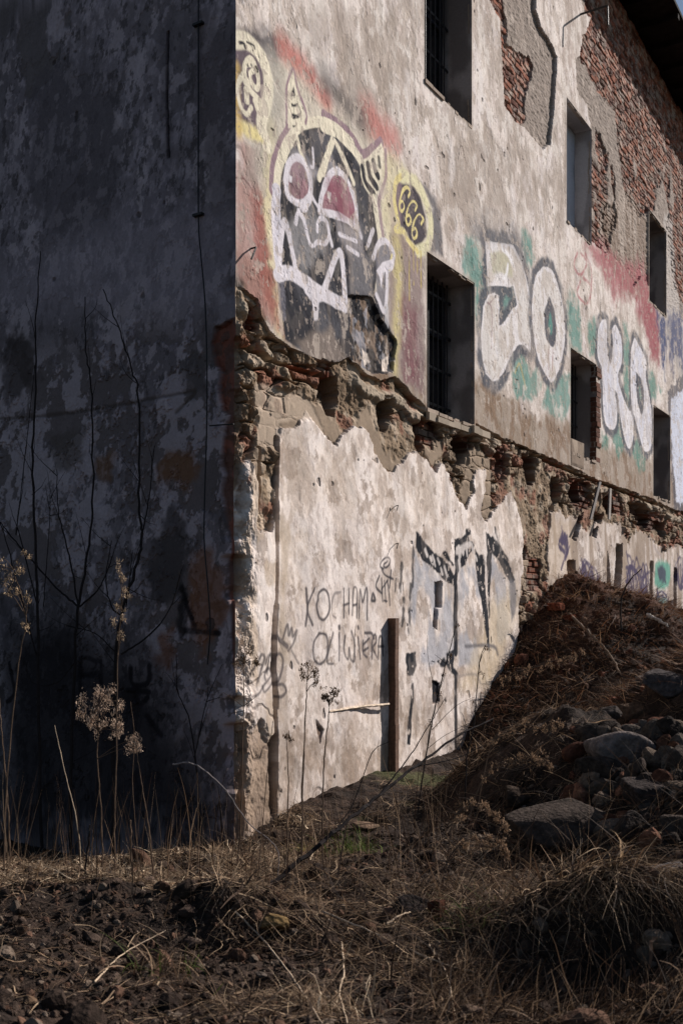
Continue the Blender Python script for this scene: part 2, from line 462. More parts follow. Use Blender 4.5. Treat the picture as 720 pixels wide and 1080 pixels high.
W.paint(W.poly([(424, 310), (440, 330), (440, 405), (428, 400)], 0.1, 0.1), C(112, 68, 76), 0.7)
W.paint(W.poly(B((600, 400), (680, 480), (740, 600), (760, 900), (650, 850), (700, 600)), 0.04, 0.05), C(92, 90, 94), 0.9)
# face
pf = [(313, 142), (320, 136), (331, 133), (345, 134), (360, 145), (372, 158), (380, 176), (387, 195), (393, 215), (398, 247), (399, 279), (395, 308), (413, 350), (414, 373), (397, 394), (370, 379), (349, 387), (322, 373), (301, 358), (297, 330), (295, 290), (294, 252), (294, 215), (296, 187), (302, 160)]
mf = W.poly(pf, 0.015, 0.01)
W.paint(mf, BLK, 1.0, wear=0.1)
W.paint(mf * sstep(0.5, 0.75, fbm(S, Z, 3.5, 3, 4, 51)), C(84, 84, 90), 0.8)
for p, c, a in ((Cz((120, 180), (230, 90), (330, 180), (300, 300), (200, 420), (130, 330)), C(132, 130, 132), 0.85),
                (Cz((360, 150), (480, 190), (500, 360), (430, 330), (370, 240)), C(150, 144, 146), 0.8),
                (Cz((420, 320), (540, 340), (540, 540), (430, 520)), C(112, 110, 114), 0.8),
                (A((350, 830), (400, 820), (470, 900), (520, 980), (470, 1080), (330, 1000)), C(158, 154, 160), 0.8),
                (B((0, 330), (60, 260), (90, 340), (40, 370)), C(150, 146, 150), 0.8),
                (Cz((170, 760), (330, 700), (420, 860), (300, 900), (180, 850)), C(128, 116, 108), 0.8)):
    W.paint(W.poly(p, 0.06, 0.06) * mf, c, a)
def st(p, w, c=WH, a=1.0, wear=0.15, soft=0.007): W.paint(W.stroke(p, w, soft), c, a, wear)
# mauve outer line, cream head line, horns
st(A((235, 1080), (245, 930), (290, 800), (340, 700)), 0.10, MAU); st(B((10, 10), (120, 80), (200, 170), (262, 262), (370, 180)), 0.11, MAU)
st(B((400, 230), (400, 400), (360, 540), (365, 640), (385, 780)), 0.06, MAU, 0.8)
st(A((262, 1080), (272, 960), (320, 810), (390, 700), (450, 660), (540, 650), (640, 690), (740, 790)), 0.10, CR)
st(B((0, 75), (100, 125), (180, 205), (240, 290)), 0.11, CR); st([(292, 200), (290, 225), (292, 262), (295, 290)], 0.11, WH)
hornR = B((240, 300), (290, 275), (375, 180), (388, 240), (372, 400), (345, 505), (310, 535), (262, 460), (240, 380))
W.paint(W.poly(hornR, 0.01, 0.01), CR, 1, 0.15)
for p, w in ((B((252, 335), (272, 430), (325, 505)), 0.075), (B((287, 325), (303, 400), (342, 462)), 0.08), (B((322, 305), (335, 360), (352, 395)), 0.075), (B((357, 280), (362, 330)), 0.06)):
    st(p, w, BLK)
st(B((328, 530), (342, 650), (366, 800)), 0.075, CR)
hornL = A((325, 690), (325, 500), (335, 400), (368, 320), (400, 450), (450, 600), (445, 660))
st(hornL, 0.035, MAU); W.paint(W.poly(A((335, 690), (335, 420), (368, 330), (395, 470), (435, 600), (440, 670)), 0.01, 0.01), CR, 1, 0.1)
W.paint(W.poly(A((371, 420), (355, 488), (383, 488)), 0.008, 0.004), BLK)
W.paint(W.poly(A((355, 530), (375, 540), (398, 528), (395, 555), (360, 555)), 0.008, 0.004), BLK)
W.paint(W.poly(A((355, 595), (388, 605), (418, 588), (410, 625), (370, 635), (355, 620)), 0.008, 0.004), BLK)
W.paint(W.poly(A((360, 672), (385, 675), (368, 688)), 0.008, 0.004), BLK)
# brows, eyes, nose
st(A((312, 890), (345, 810), (388, 745), (410, 830), (450, 930), (455, 990)), 0.055, CR); st(A((530, 1010), (570, 900), (622, 775), (665, 840), (720, 960), (750, 1035)), 0.065, CR)
st(B((0, 370), (30, 270), (66, 170)), 0.085, CR)
W.paint(W.poly([(301, 190), (305, 172), (313, 166), (321, 172), (327, 188), (327, 204), (321, 214), (312, 213), (304, 205)], 0.01, 0.005, smooth=True), C(138, 108, 114), 1, 0.3, 0.5)
st([(301, 190), (305, 172), (313, 166), (321, 172), (327, 188), (327, 204), (321, 214), (312, 213), (304, 205), (301, 190)], 0.075)
dome = [(337, 222), (340, 204), (347, 186), (355, 180), (365, 188), (372, 204), (376, 222), (375, 237)]
W.paint(W.poly(dome, 0.01, 0.005), C(138, 104, 112), 1, 0.3, 0.5)
st(dome, 0.075); st([(337, 222), (357, 228), (376, 238)], 0.07); st([(376, 236), (381, 250)], 0.05, WH, 0.8)
W.paint(W.poly(A((342, 985), (360, 1000), (357, 1035), (343, 1030)), 0.01, 0.0), C(215, 212, 216)); W.paint(W.poly(B((30, 490), (55, 500), (50, 545), (32, 530)), 0.01, 0.0), C(215, 212, 216))
W.paint(W.stroke(B((60, 470), (110, 520), (120, 600), (180, 620)), 0.16, 0.08, 0.05), C(128, 68, 84), 0.6)
st(A((490, 820), (495, 930), (480, 935)), 0.03)
for p in (Cz((235, 35), (200, 100), (165, 112), (155, 170)), Cz((235, 35), (270, 95)), Cz((165, 105), (195, 150), (212, 225), (235, 285), (265, 265), (305, 272), (322, 215), (305, 155), (280, 145), (265, 165), (262, 210)), Cz((322, 210), (338, 280)), Cz((375, 225), (420, 245), (460, 262)), Cz((415, 290), (470, 330)), Cz((520, 280), (540, 210)), B((285, 835), (320, 735))):
    st(p, 0.045)
# jaw and fangs
st(Cz((52, 0), (62, 150), (66, 300), (66, 430)), 0.10, C(196, 192, 200)); st(Cz((80, 470), (90, 640)), 0.10, C(120, 118, 128), 0.6)
st(Cz((68, 400), (97, 160), (155, 405)), 0.07)
W.paint(W.stroke(Cz((62, 430), (110, 420), (160, 440), (280, 520), (400, 590)), 0.13, 0.01, 0.012), WH, 1, 0.1)
W.paint(W.poly(Cz((180, 450), (280, 520), (300, 560), (270, 570), (265, 660), (245, 665), (235, 570), (200, 520)), 0.012, 0.012), WH, 1, 0.1)
st(Cz((300, 500), (378, 315), (405, 590)), 0.085)
# lower ear
W.paint(W.poly(Cz((555, 350), (580, 280), (620, 270), (645, 330), (640, 400), (620, 420), (615, 620), (600, 620), (560, 530), (560, 400)), 0.02, 0.01), C(112, 110, 118), 0.9)
st(Cz((545, 345), (572, 275), (610, 262), (648, 320), (640, 380), (615, 405)), 0.065); st(Cz((640, 330), (625, 400)), 0.04, YE)
W.paint(W.poly(Cz((560, 410), (590, 365), (645, 350), (635, 400), (600, 420), (585, 500), (575, 440)), 0.01, 0.01), WH)
st(Cz((560, 530), (598, 615), (612, 540), (614, 410)), 0.055)
st(Cz((612, 600), (612, 700), (600, 800), (620, 910)), 0.08, C(180, 178, 182), 0.7, 0.6)
# broken black patch beside the jaw
pb = Cz((420, 540), (470, 535), (540, 548), (580, 655), (650, 740), (662, 770), (655, 835), (640, 925), (540, 935), (440, 860), (425, 760), (430, 640))
m = W.poly(pb, 0.01, 0.03)
W.paint(m, C(38, 38, 42), 1)
W.paint(m * sstep(0.56, 0.62, fbm(S, Z, 14, 9, 4, 57)), C(120, 102, 88), 0.8); W.paint(m * sstep(0.62, 0.66, fbm(S, Z, 8, 7, 4, 58)), C(150, 150, 158), 0.6)
W.D[:] = W.D * (1 - m) + m * (0.035 + 0.05 * (fbm(S, Z, 7, 7, 4, 59) - 0.5))
for p in (Cz((500, 800), (530, 830), (540, 870), (515, 895), (505, 850)), Cz((600, 860), (635, 840), (645, 925), (600, 915))):
    W.paint(W.poly(p, 0.01, 0.01), C(206, 194, 184))
mono['horned_face_graffiti'] = (np.maximum(W.poly(pf, 0.01, 0, grow=0.10), np.maximum(W.poly(hornR, 0.01, 0, grow=.05), W.poly(hornL, .01, 0, grow=.03))), 'grey and white spray painted face with horns, fangs and pink eyes')
# oval with 666
ov = B((490, 415), (520, 405), (560, 430), (620, 530), (652, 650), (655, 780), (605, 845), (550, 795), (525, 735), (485, 700), (462, 600), (458, 480))
ovo = B((495, 395), (590, 430), (655, 560), (685, 700), (668, 830), (602, 872), (540, 800), (512, 742), (460, 735), (482, 690), (455, 560), (462, 440), (495, 395))
W.paint(W.poly(ov, 0.02, 0.01), C(74, 68, 74), 1); W.paint(W.poly(B((455, 450), (500, 420), (500, 700), (480, 700)), 0.04, 0.02), MAU, 0.6)
W.paint(W.stroke(ovo[:6], 0.13, 0.02, 0.012), C(208, 202, 168), 1, 0.1); W.paint(W.stroke(ovo[5:], 0.065, 0.012, 0.01), YE, 1, 0.1)
for dx, dy in ((0, 0), (42, 88), (80, 172)):
    st(B(*[(x + dx, y + dy) for x, y in ((543, 525), (556, 492), (532, 464), (505, 495), (488, 560), (489, 600), (502, 617), (518, 588), (508, 552), (492, 560))]), 0.031, YE, 1, 0.05, 0.004)
for x, y0, y1 in ((575, 860, 1080), (600, 880, 1040), (622, 870, 1100), (548, 830, 1180)):
    st(B((x, y0), (x + 2, y1)), 0.015, C(190, 170, 90), 0.8, 0.1, 0.006)
mono['number_graffiti'] = (W.poly(ovo[:-1], 0.01, 0, grow=0.05), 'yellow outlined oval with the number 666 painted in it')
# round emblem at the corner
cir = A((-10, 130), (60, 120), (120, 165), (180, 260), (218, 400), (208, 530), (175, 640), (140, 720), (60, 650), (-10, 620))
W.paint(W.poly(A((-10, 180), (60, 185), (130, 230), (185, 340), (190, 500), (160, 700), (60, 650), (-10, 600)), 0.02, 0.01), C(98, 86, 94), 0.98)
W.paint(W.stroke(A((-10, 125), (70, 135), (140, 200), (190, 290), (212, 420), (200, 530), (172, 630), (170, 700), (205, 800)), 0.14, 0.015, 0.01), CR, 1, 0.1)
W.paint(W.poly(A((-10, 640), (60, 650), (130, 690), (200, 790), (120, 780), (60, 740), (-10, 700)), 0.03, 0.03), C(210, 196, 140), 0.9)
W.paint(W.stroke(A((8, 300), (5, 450), (14, 600), (25, 720)), 0.10, 0.04), C(196, 168, 104), 0.75)
st(A((65, 400), (62, 300), (95, 250), (130, 290), (148, 400), (135, 440), (105, 400), (95, 345), (115, 325)), 0.05, CR)
st(A((75, 390), (95, 450), (140, 500), (165, 540), (150, 580), (125, 520)), 0.055, CR)
st(A((50, 350), (22, 400), (20, 480), (40, 560), (75, 600), (100, 560)), 0.045, CR); st(A((70, 450), (75, 520)), 0.06, CR)
W.paint(W.poly(A((68, 275), (120, 270), (120, 305), (70, 305)), 0.005, 0), CR)
for q in ((80, 292), (104, 290)): st(A(q, (q[0] + 4, q[1] + 8)), 0.02, BLK)
st(A((30, 145), (55, 150), (65, 180)), 0.02, BLK); st(A((75, 145), (115, 165), (125, 190)), 0.02, BLK)
mono['round_emblem_graffiti'] = (W.poly(cir, 0.01, 0, grow=0.03), 'cream ring with a curled letter sprayed at the corner')
for q in [((5, 1000), (60, 1010)), ((20, 960), (110, 1080))]: st(A(*q), 0.015, C(90, 60, 60), 0.7, 0, 0.005)

# two big pale letters and teal clouds
TEAL = C(84, 132, 124)
for p in (G4((0, 120), (60, 150), (110, 200), (130, 380), (110, 480), (70, 620), (58, 350), (0, 310)), G4((330, 80), (375, 130), (390, 230), (350, 260), (330, 160)),
          G4((270, 850), (320, 780), (380, 900), (420, 880), (440, 960), (370, 1030), (300, 1000), (280, 950)), G4((590, 420), (640, 460), (660, 740), (600, 740), (585, 560)),
          G4((470, 950), (600, 900), (600, 1040), (560, 1110), (500, 1080), (440, 1060)), G4((200, 370), (290, 400), (290, 480), (235, 560), (200, 520))):
    W.paint(W.poly(p, 0.06, 0.08, 0.08, grow=0.06), TEAL, 0.8, 0.6, 0.15)
    W.paint(W.poly(p, 0.05, 0.1, 0.05, grow=-0.08) * (W.w2 > 0.02), C(70, 112, 106), 0.5)
J = G4((118, 130), (200, 145), (275, 155), (320, 250), (350, 340), (370, 450), (380, 600), (372, 760), (340, 722), (310, 716), (270, 760), (230, 860), (190, 920), (160, 932), (120, 890), (98, 800), (92, 650), (105, 500), (130, 440), (165, 425), (195, 440), (195, 612), (230, 590), (262, 530), (297, 495), (275, 390), (130, 385))
O = G4((450, 275), (495, 300), (540, 420), (565, 560), (565, 720), (540, 840), (500, 932), (460, 890), (410, 780), (387, 620), (382, 480), (402, 340))
Oh = G4((480, 450), (508, 520), (520, 620), (515, 700), (495, 735), (465, 690), (452, 600), (458, 510))
KK = E((115, 160), (132, 110), (150, 97), (165, 120), (170, 290), (190, 360), (207, 250), (200, 160), (222, 130), (255, 220), (255, 350), (235, 430), (250, 520), (300, 640), (325, 640), (325, 800), (305, 872), (280, 830), (250, 690), (235, 560), (215, 520), (228, 640), (225, 720), (200, 755), (160, 720), (145, 600), (140, 400), (112, 310))
K2 = E((335, 205), (365, 260), (403, 350), (402, 450), (432, 640), (432, 850), (405, 887), (378, 850), (340, 700), (315, 600), (310, 400), (315, 270))
K2h = E((340, 410), (375, 460), (390, 560), (380, 665), (352, 590))
for p in (E((60, 110), (90, 75), (115, 150), (110, 300), (70, 320), (55, 200)), E((265, 120), (290, 110), (310, 300), (300, 640), (270, 560), (265, 300)), E((410, 420), (440, 400), (470, 500), (460, 590), (430, 580)),
          E((200, 800), (240, 640), (275, 850), (240, 930)), E((320, 900), (340, 800), (400, 900), (395, 1000), (370, 1010)), E((140, 780), (185, 810), (175, 890), (140, 850)), E((478, 500), (500, 520), (490, 580))):
    W.paint(W.poly(p, 0.06, 0.1, 0.06), C(84, 128, 118), 0.85, 0.4, 0.15)
GO = C(80, 82, 90)
for p, h, nm, lb in ((J, None, 'letter_graffiti', 'big pale letter J with grey outline on teal spray'), (O, Oh, 'letter_graffiti', 'big pale letter O with grey outline on teal spray'),
                     (KK, None, 'letter_graffiti', 'narrow bluish white letter K with grey outline'), (K2, K2h, 'letter_graffiti', 'narrow bluish white pointed letter with grey outline')):
    far = p in (KK, K2)
    W.paint(W.poly(p, 0.04, 0.04, 0.02, grow=0.15), GO, 0.95, 0.35, 0.15)
    sm = p is not J
    ml = W.poly(p, 0.012, 0.02, smooth=sm)
    if h: ml = ml * (1 - W.poly(h, 0.012, 0.02, smooth=True))
    W.paint(ml, C(196, 196, 206) if far else C(202, 197, 194), 1, 0.1)
    W.paint(ml * sstep(0.5, 0.58, fbm(S, Z, 2.4, 1.6, 5, 61)), C(172, 160, 150) if not far else C(176, 168, 164), 0.5)
    W.paint(ml * W.stroke(list(p) + [p[0]], 0.07, 0.02, 0.03, smooth=False), C(214, 210, 214), 0.8, 0.5)
    W.paint(ml * sstep(0.55, 0.6, fbm(S, Z, 5, 2.5, 4, 62)), C(212, 208, 210), 0.8)
    if h:
        W.paint(W.poly(h, 0.02, 0.02), GO, 1, 0.1); W.paint(W.poly(h, 0.03, 0.02, grow=-0.16), TEAL, 0.9)
    mono[nm + '.%d' % len(mono)] = (W.poly(p, 0.01, 0, grow=0.12), lb)
W.paint(W.poly(G4((150, 210), (200, 170), (250, 230), (275, 300), (270, 330), (160, 310)), 0.04, 0.06), C(172, 168, 144), 0.8)
W.paint(W.stroke(G4((195, 165), (240, 200), (285, 290)), 0.06, 0.02, 0.02), C(218, 216, 218)); W.paint(W.stroke(G4((245, 265), (235, 325), (215, 345)), 0.05, 0.02, 0.02), C(218, 216, 218))
W.paint(W.stroke(G4((60, 60), (180, 60), (280, 100), (330, 230)), 0.30, 0.14, 0.1), C(112, 110, 112), 0.7, 0.6)
st(G4((130, 480), (150, 510), (155, 590), (150, 740)), 0.02, C(120, 90, 95), 0.7); st(G4((145, 480), (180, 440)), 0.02, C(120, 90, 95), 0.7)
st(G4((475, 750), (475, 860)), 0.03, C(140, 100, 105), 0.7); st(G4((500, 750), (495, 870)), 0.03, C(140, 100, 105), 0.7)
st(G4((285, 880), (310, 830), (330, 900), (345, 970)), 0.04, C(170, 160, 120), 0.8)
# red cloud and scribble, blue cloud, pale shape on the right
R5 = ZM(480, 200, 3)
W.paint(W.poly(R5((400, 165), (470, 170), (540, 240), (600, 230), (625, 350), (650, 440), (645, 550), (620, 540), (600, 450), (560, 350), (500, 340), (450, 250)), 0.18, 0.2, 0.1), C(150, 84, 90), 0.85, 0.4, 0.15)
W.paint(W.poly(R5((570, 350), (640, 350), (650, 540), (625, 520)), 0.1, 0.12), C(140, 72, 80), 0.7)
for p in (R5((385, 200), (375, 240), (395, 270), (415, 230), (395, 200)), R5((395, 290), (385, 330), (415, 360), (430, 310), (405, 280)), R5((410, 200), (430, 260), (425, 360))):
    st(p, 0.05, C(158, 96, 100), 0.8, 0.4, 0.02)
for p in (E((460, 30), (520, 90), (530, 300), (510, 440), (490, 300)), E((530, 60), (625, 60), (625, 380), (590, 330), (550, 250)), E((545, 200), (570, 260), (560, 420), (540, 330))):
    W.paint(W.poly(p, 0.15, 0.25, 0.1), C(54, 66, 104), 0.95, 0.3, 0.2)
m = W.poly([(702, 330), (720, 330), (740, 600), (706, 560), (704, 440)], 0.1, 0.15); W.paint(m, C(150, 142, 140), 0.15)
mp = W.poly(E((552, 570), (590, 545), (625, 505), (700, 560), (700, 1200), (585, 1200), (565, 950), (552, 740)), 0.03, 0.12)
W.paint(W.poly(E((552, 570), (590, 545), (625, 505), (700, 560), (700, 1200), (585, 1200), (565, 950), (552, 740)), 0.03, 0.12, grow=0.25), C(70, 70, 80), 0.8)
W.paint(mp, C(192, 196, 210), 1, 0.15)

flk = sstep(0.645, 0.66, fbm(S, Z, 9, 6, 5, 111, 0.62)) * (Z > 3) ; W.paint(flk, C(178, 166, 156), 0.6); W.sink(flk, 0.0015)
flk = sstep(0.69, 0.71, fbm(S, Z, 22, 16, 3, 112, 0.6)) * (Z > 3); W.paint(flk, C(150, 138, 130), 0.6)
W.paint(sstep(0.58, 0.72, fbm(S, Z, 9, 0.7, 4, 113)) * (1 - mB) * (1 - mA), C(150, 138, 128), 0.22)
# ------------------------------------------------------ LEDGE, RUBBLE BAND
led = [(244, 296), (250, 300), (262, 310), (273, 317), (276, 334), (285, 350), (307, 367), (330, 377), (350, 384), (362, 378), (370, 377), (387, 396), (402, 401), (417, 397), (432, 412), (450, 430), (475, 437), (501, 446), (532, 462), (560, 474), (597, 490), (633, 507), (665, 518), (691, 527), (709, 537), (722, 540), (760, 556)]
lq = W.pts(led)
zl = np.interp(S, lq[:, 0], lq[:, 1]) + 0.05 * (fbm(S, Z * 0, 6, 6, 3, 66) - 0.5)
below = zl - Z                                       # metres below the broken plaster edge
mb = sstep(-0.004, 0.006, below)
# lower edge of band = top of white panels
pan = [(249, 520), (256, 500), (268, 478), (275, 560), (292, 560), (296, 455), (299, 450), (313, 449), (327, 437), (334, 445), (345, 459), (355, 468), (369, 452), (383, 450), (393, 462), (400, 483), (411, 495), (424, 489), (435, 473), (452, 485), (459, 501), (467, 490), (482, 519), (492, 536), (500, 519), (503, 494), (514, 498), (514, 520), (509, 541), (514, 550), (529, 534), (538, 518), (547, 534), (552, 559), (552, 600), (548, 640), (540, 860), (249, 900)]
stone_n = fbm(S, Z, 4.2, 4.8, 5, 67, 0.55); rid = np.abs(fbm(S, Z, 3.2, 4.2, 5, 68, 0.6) - 0.5) * 2
fine = fbm(S, Z, 20, 20, 4, 69, 0.6)
mband = mb
W.col[:] = W.col * (1 - mband[..., None]) + mband[..., None] * (C(126, 109, 91) * (0.75 + 0.5 * stone_n[..., None]))
W.paint(mband * sstep(0.5, 0.62, fbm(S, Z, 3, 3, 5, 70)), C(118, 100, 82), 0.7); W.paint(mband * sstep(0.55, 0.62, fbm(S, Z, 7, 7, 4, 72)), C(162, 147, 130), 0.7)
W.paint(mband * sstep(0.60, 0.68, fbm(S, Z, 5, 5, 4, 73)), C(122, 76, 62), 0.6)
W.D[:] = W.D * (1 - mb) + mb * (0.045 + 0.10 * (0.5 - stone_n) + (0.3 + 0.7 * sstep(0.42, 0.58, fbm(S, Z, 1.6, 2, 3, 76))) * (0.05 * (0.25 - rid) + 0.025 * (fine - 0.5)))
cg, cra, crb = cells(S + 0.12 * W.w2, Z + 0.08 * W.w2, 0.30, 0.15, 5)
jnt = sstep(0.16, 0.04, cg); rough_zone = sstep(0.47, 0.57, fbm(S, Z, 1.3, 1.8, 4, 77)) * mb
W.D += rough_zone * (0.05 * jnt + 0.06 * (cra - 0.5) - 0.02 * sstep(0.0, 0.5, cg) + 0.05 * (fbm(S, Z, 11, 11, 4, 79, 0.6) - 0.5))
W.paint(rough_zone * jnt, C(104, 88, 74), 0.5)
W.paint(rough_zone * (crb > 0.72) * (1 - jnt), C(122, 76, 60), 0.75)
W.paint(rough_zone * (crb < 0.25) * (1 - jnt), C(112, 98, 84), 0.6)
# a projecting broken lip follows the edge in places
lip = sstep(0.09, 0.03, np.abs(below - 0.18 - 0.16 * (fbm(S, Z * 0, 2.2, 1, 4, 78) - 0.5))) * sstep(0.35, 0.5, fbm(S, Z * 0, 1.3, 1, 3, 74)) * mb
W.D -= 0.045 * lip
W.paint(lip, C(160, 148, 132), 0.7)
# brick rubble in the band
do = lambda p, d, a=1.0: None
mortb, b1, b2 = bricks(S, Z, 5, 0.25, 0.085)
for p in ([(262, 318), (274, 322), (275, 350), (262, 345)],
          [(444, 440), (462, 444), (468, 462), (462, 478), (450, 470), (443, 455)], [(523, 470), (536, 474), (538, 500), (530, 512), (524, 498)], [(340, 380), (352, 386), (360, 410), (352, 418), (343, 400)],
          [(478, 455), (500, 460), (502, 478), (486, 485)], [(598, 500), (622, 510), (628, 535), (612, 540), (600, 525)], [(552, 478), (566, 482), (566, 512), (556, 505)],
          [(664, 528), (700, 545), (700, 560), (676, 556)], [(556, 585), (572, 590), (575, 622), (560, 625)], [(550, 575), (558, 578), (556, 628), (548, 640)], [(640, 515), (656, 520), (660, 545), (645, 540)]):
    m = W.poly(p, 0.02, 0.05)
    cbr = brc * 0.62
    W.col[:] = W.col * (1 - m[..., None]) + cbr * m[..., None]
    W.D[:] = W.D * (1 - m) + m * (0.08 + 0.05 * (b1 - 0.5) + 0.03 * mortb)
# dark holes
HOLES = [([(342, 392), (358, 400), (362, 415), (357, 440), (348, 436), (344, 420), (338, 405)], 0.22), ([(403, 424), (416, 420), (420, 440), (410, 456), (401, 446)], 0.2),
         ([(440, 448), (448, 446), (452, 470), (446, 478), (440, 466)], 0.2), ([(476, 464), (490, 458), (498, 470), (497, 490), (484, 486)], 0.22), ([(526, 480), (532, 476), (535, 496), (529, 510)], 0.12),
         ([(554, 484), (565, 482), (567, 508), (560, 514)], 0.22), ([(583, 505), (592, 505), (594, 528), (586, 532)], 0.2), ([(600, 512), (614, 508), (618, 530), (604, 528)], 0.25), ([(638, 526), (648, 520), (652, 540), (642, 545)], 0.25),
         ([(664, 530), (680, 530), (690, 548), (686, 560), (672, 552)], 0.25), ([(582, 535), (588, 530), (586, 560), (580, 566)], 0.2), ([(628, 540), (638, 540), (636, 556), (628, 552)], 0.15), ([(692, 548), (703, 552), (702, 570), (694, 562)], 0.2)]
for p, d in HOLES:
    m = W.poly(p, 0.02, 0.06, 0.04); W.sink(m, d * 0.75); W.paint(m, C(70, 56, 48), 0.8)
# long crack under the sill line at the corner
for p, w, d in (([(262, 366), (275, 372), (300, 384), (330, 393), (340, 396)], 0.035, 0.10), ([(266, 322), (275, 350), (290, 364), (310, 376)], 0.02, 0.06), ([(420, 402), (440, 425), (452, 440)], 0.03, 0.06), ([(560, 478), (610, 500), (650, 515), (700, 535)], 0.04, 0.1)):
    W.sink(W.stroke(p, w, 0.012, 0.02), d)
# --- lower plaster panels
mp_ = W.poly(pan, 0.010, 0.06, 0.05)
cem = W.poly(pan, 0.03, 0.06, 0.16, grow=0.24) * sstep(0.56, 0.48, fbm(S, Z, 2.2, 2.2, 4, 87))
W.col = W.col * (1 - cem[..., None]) + cem[..., None] * C(138, 122, 106) * (0.7 + 0.6 * fbm(S, Z, 5, 5, 5, 88)[..., None])
W.D = W.D * (1 - 0.8 * cem) + 0.8 * cem * (0.042 + 0.03 * (stone_n - 0.5))
low = fbm(S, Z, 1.6, 1.3, 5, 81); low2 = fbm(S, Z, 6, 4, 5, 82)
pc = np.empty_like(W.col); pc[:] = C(222, 210, 202)
t_ = sstep(0.48, 0.64, low)[..., None]; pc = pc * (1 - 0.55 * t_) + C(188, 173, 160) * 0.55 * t_
t_ = sstep(0.53, 0.6, low2)[..., None]; pc = pc * (1 - 0.45 * t_) + C(168, 152, 140) * 0.45 * t_
t_ = sstep(0.55, 0.7, nst)[..., None]; pc = pc * (1 - 0.2 * t_) + C(150, 136, 126) * 0.2 * t_
t_ = sstep(0.56, 0.6, fbm(S, Z, 2.6, 2.2, 6, 83, 0.6))[..., None]; pc = pc * (1 - 0.5 * t_) + C(212, 202, 198) * 0.5 * t_
mo1 = fbm(S, Z, 8, 5, 5, 85, 0.6); mo2 = fbm(S, Z, 20, 10, 4, 86, 0.6)
t_ = sstep(0.53, 0.60, mo1)[..., None]; pc = pc * (1 - 0.25 * t_) + C(160, 144, 134) * 0.25 * t_
t_ = sstep(0.54, 0.60, 1 - mo1)[..., None]; pc = pc * (1 - 0.5 * t_) + C(226, 216, 210) * 0.5 * t_
t_ = sstep(0.58, 0.64, mo2)[..., None]; pc = pc * (1 - 0.35 * t_) + C(140, 124, 114) * 0.35 * t_
t_ = sstep(0.56, 0.57, fbm(S, Z, 1.7, 1.5, 6, 114, 0.62))[..., None]; pc = pc * (1 - 0.4 * t_) + C(176, 161, 148) * 0.4 * t_
t_ = sstep(0.60, 0.615, fbm(S, Z, 5, 4, 6, 115, 0.62))[..., None]; pc = pc * (1 - 0.6 * t_) + C(138, 122, 110) * 0.6 * t_
t_ = (sstep(1.6, 0.2, Z) * sstep(0.42, 0.58, fbm(S, Z, 4, 3, 6, 116, 0.62)))[..., None]; pc = pc * (1 - 0.55 * t_) + C(134, 118, 104) * 0.55 * t_
pd = 0.03 + 0.004 * (low2 - 0.5) + 0.05 * (low - 0.5) + 0.0015 * sstep(0.52, 0.60, mo1)
W.col = W.col * (1 - mp_[..., None]) + pc * mp_[..., None]
W.D = W.D * (1 - mp_) + (pd - 0.018) * mp_
# grey cement apron around the top of the white coat
ce = W.poly([(272, 400), (330, 420), (345, 450), (345, 460), (330, 440), (300, 446), (293, 470), (276, 470)], 0.02, 0.03)
W.paint(ce, C(168, 152, 136), 0.7); W.D[:] = W.D * (1 - 0.8 * ce) + 0.05 * 0.8 * ce
# far panels behind the mound
far = W.poly([(583, 538), (600, 545), (613, 546), (620, 560), (630, 550), (657, 553), (664, 575), (672, 560), (689, 567), (700, 580), (716, 576), (760, 590), (760, 760), (575, 700), (580, 600)], 0.03, 0.08, 0.06)
W.col = W.col * (1 - far[..., None]) + (pc * np.float32(0.86)) * far[..., None]
W.D = W.D * (1 - far) + (0.04 + 0.03 * (low - 0.5)) * far
W.paint(far * sstep(0.5, 0.66, fbm(S, Z, 5, 0.8, 4, 84)), C(140, 124, 110), 0.8)
W.paint(far * W.poly([(575, 545), (606, 550), (602, 660), (575, 640)], 0.1, 0.1), C(186, 168, 148), 0.4)
Jz = ZM(590, 540, 5.54)
for p, d in ((Jz((62, 290), (105, 290), (112, 445), (62, 430)), 0.3), (Jz((293, 230), (305, 320), (312, 495), (290, 485)), 0.15), (Jz((345, 190), (380, 190), (375, 350), (355, 520), (325, 500), (338, 320)), 0.2),
             (Jz((540, 290), (555, 290), (550, 640), (535, 620)), 0.2), (Jz((680, 330), (697, 330), (690, 660), (674, 650)), 0.2), (Jz((640, 520), (670, 520), (665, 700), (640, 680)), 0.3), (Jz((120, 30), (160, 0), (110, 170), (90, 150)), 0.1), (Jz((210, 100), (240, 90), (230, 150), (205, 140)), 0.08)):
    m = W.poly(p, 0.02, 0.03); W.sink(m, d); W.paint(m, C(58, 48, 44), 0.85)
PUR = C(70, 62, 86)
rs = np.random.RandomState(4)
for bx in ((130, 290, 240, 450), (405, 250, 530, 545), (410, 300, 520, 500), (25, 100, 60, 250), (690, 250, 760, 450), (570, 450, 640, 600)):
    m = 0
    for k in range(7):
        n = 6; xx = np.linspace(bx[0], bx[2], n) + rs.uniform(-15, 15, n); yy = rs.uniform(bx[1], bx[3], n) + np.linspace(-20, 40, n)
        st(Jz(*zip(xx, yy)), 0.06, PUR, 0.8, 0.3, 0.02)
W.paint(W.poly(Jz((130, 420), (230, 440), (230, 470), (150, 470)), 0.06, 0.06), C(190, 110, 100), 0.6)
W.paint(W.poly(Jz((565, 310), (600, 280), (650, 310), (655, 400), (620, 450), (570, 430)), 0.06, 0.05, smooth=True), C(90, 150, 134), 0.9)
W.paint(W.poly(Jz((580, 330), (610, 300), (632, 340), (630, 420), (590, 400)), 0.06, 0.06), C(58, 56, 76), 0.9)
W.paint(W.stroke(Jz((600, 300), (600, 260), (565, 210), (560, 170)), 0.05, 0.02), C(150, 140, 140), 0.7)
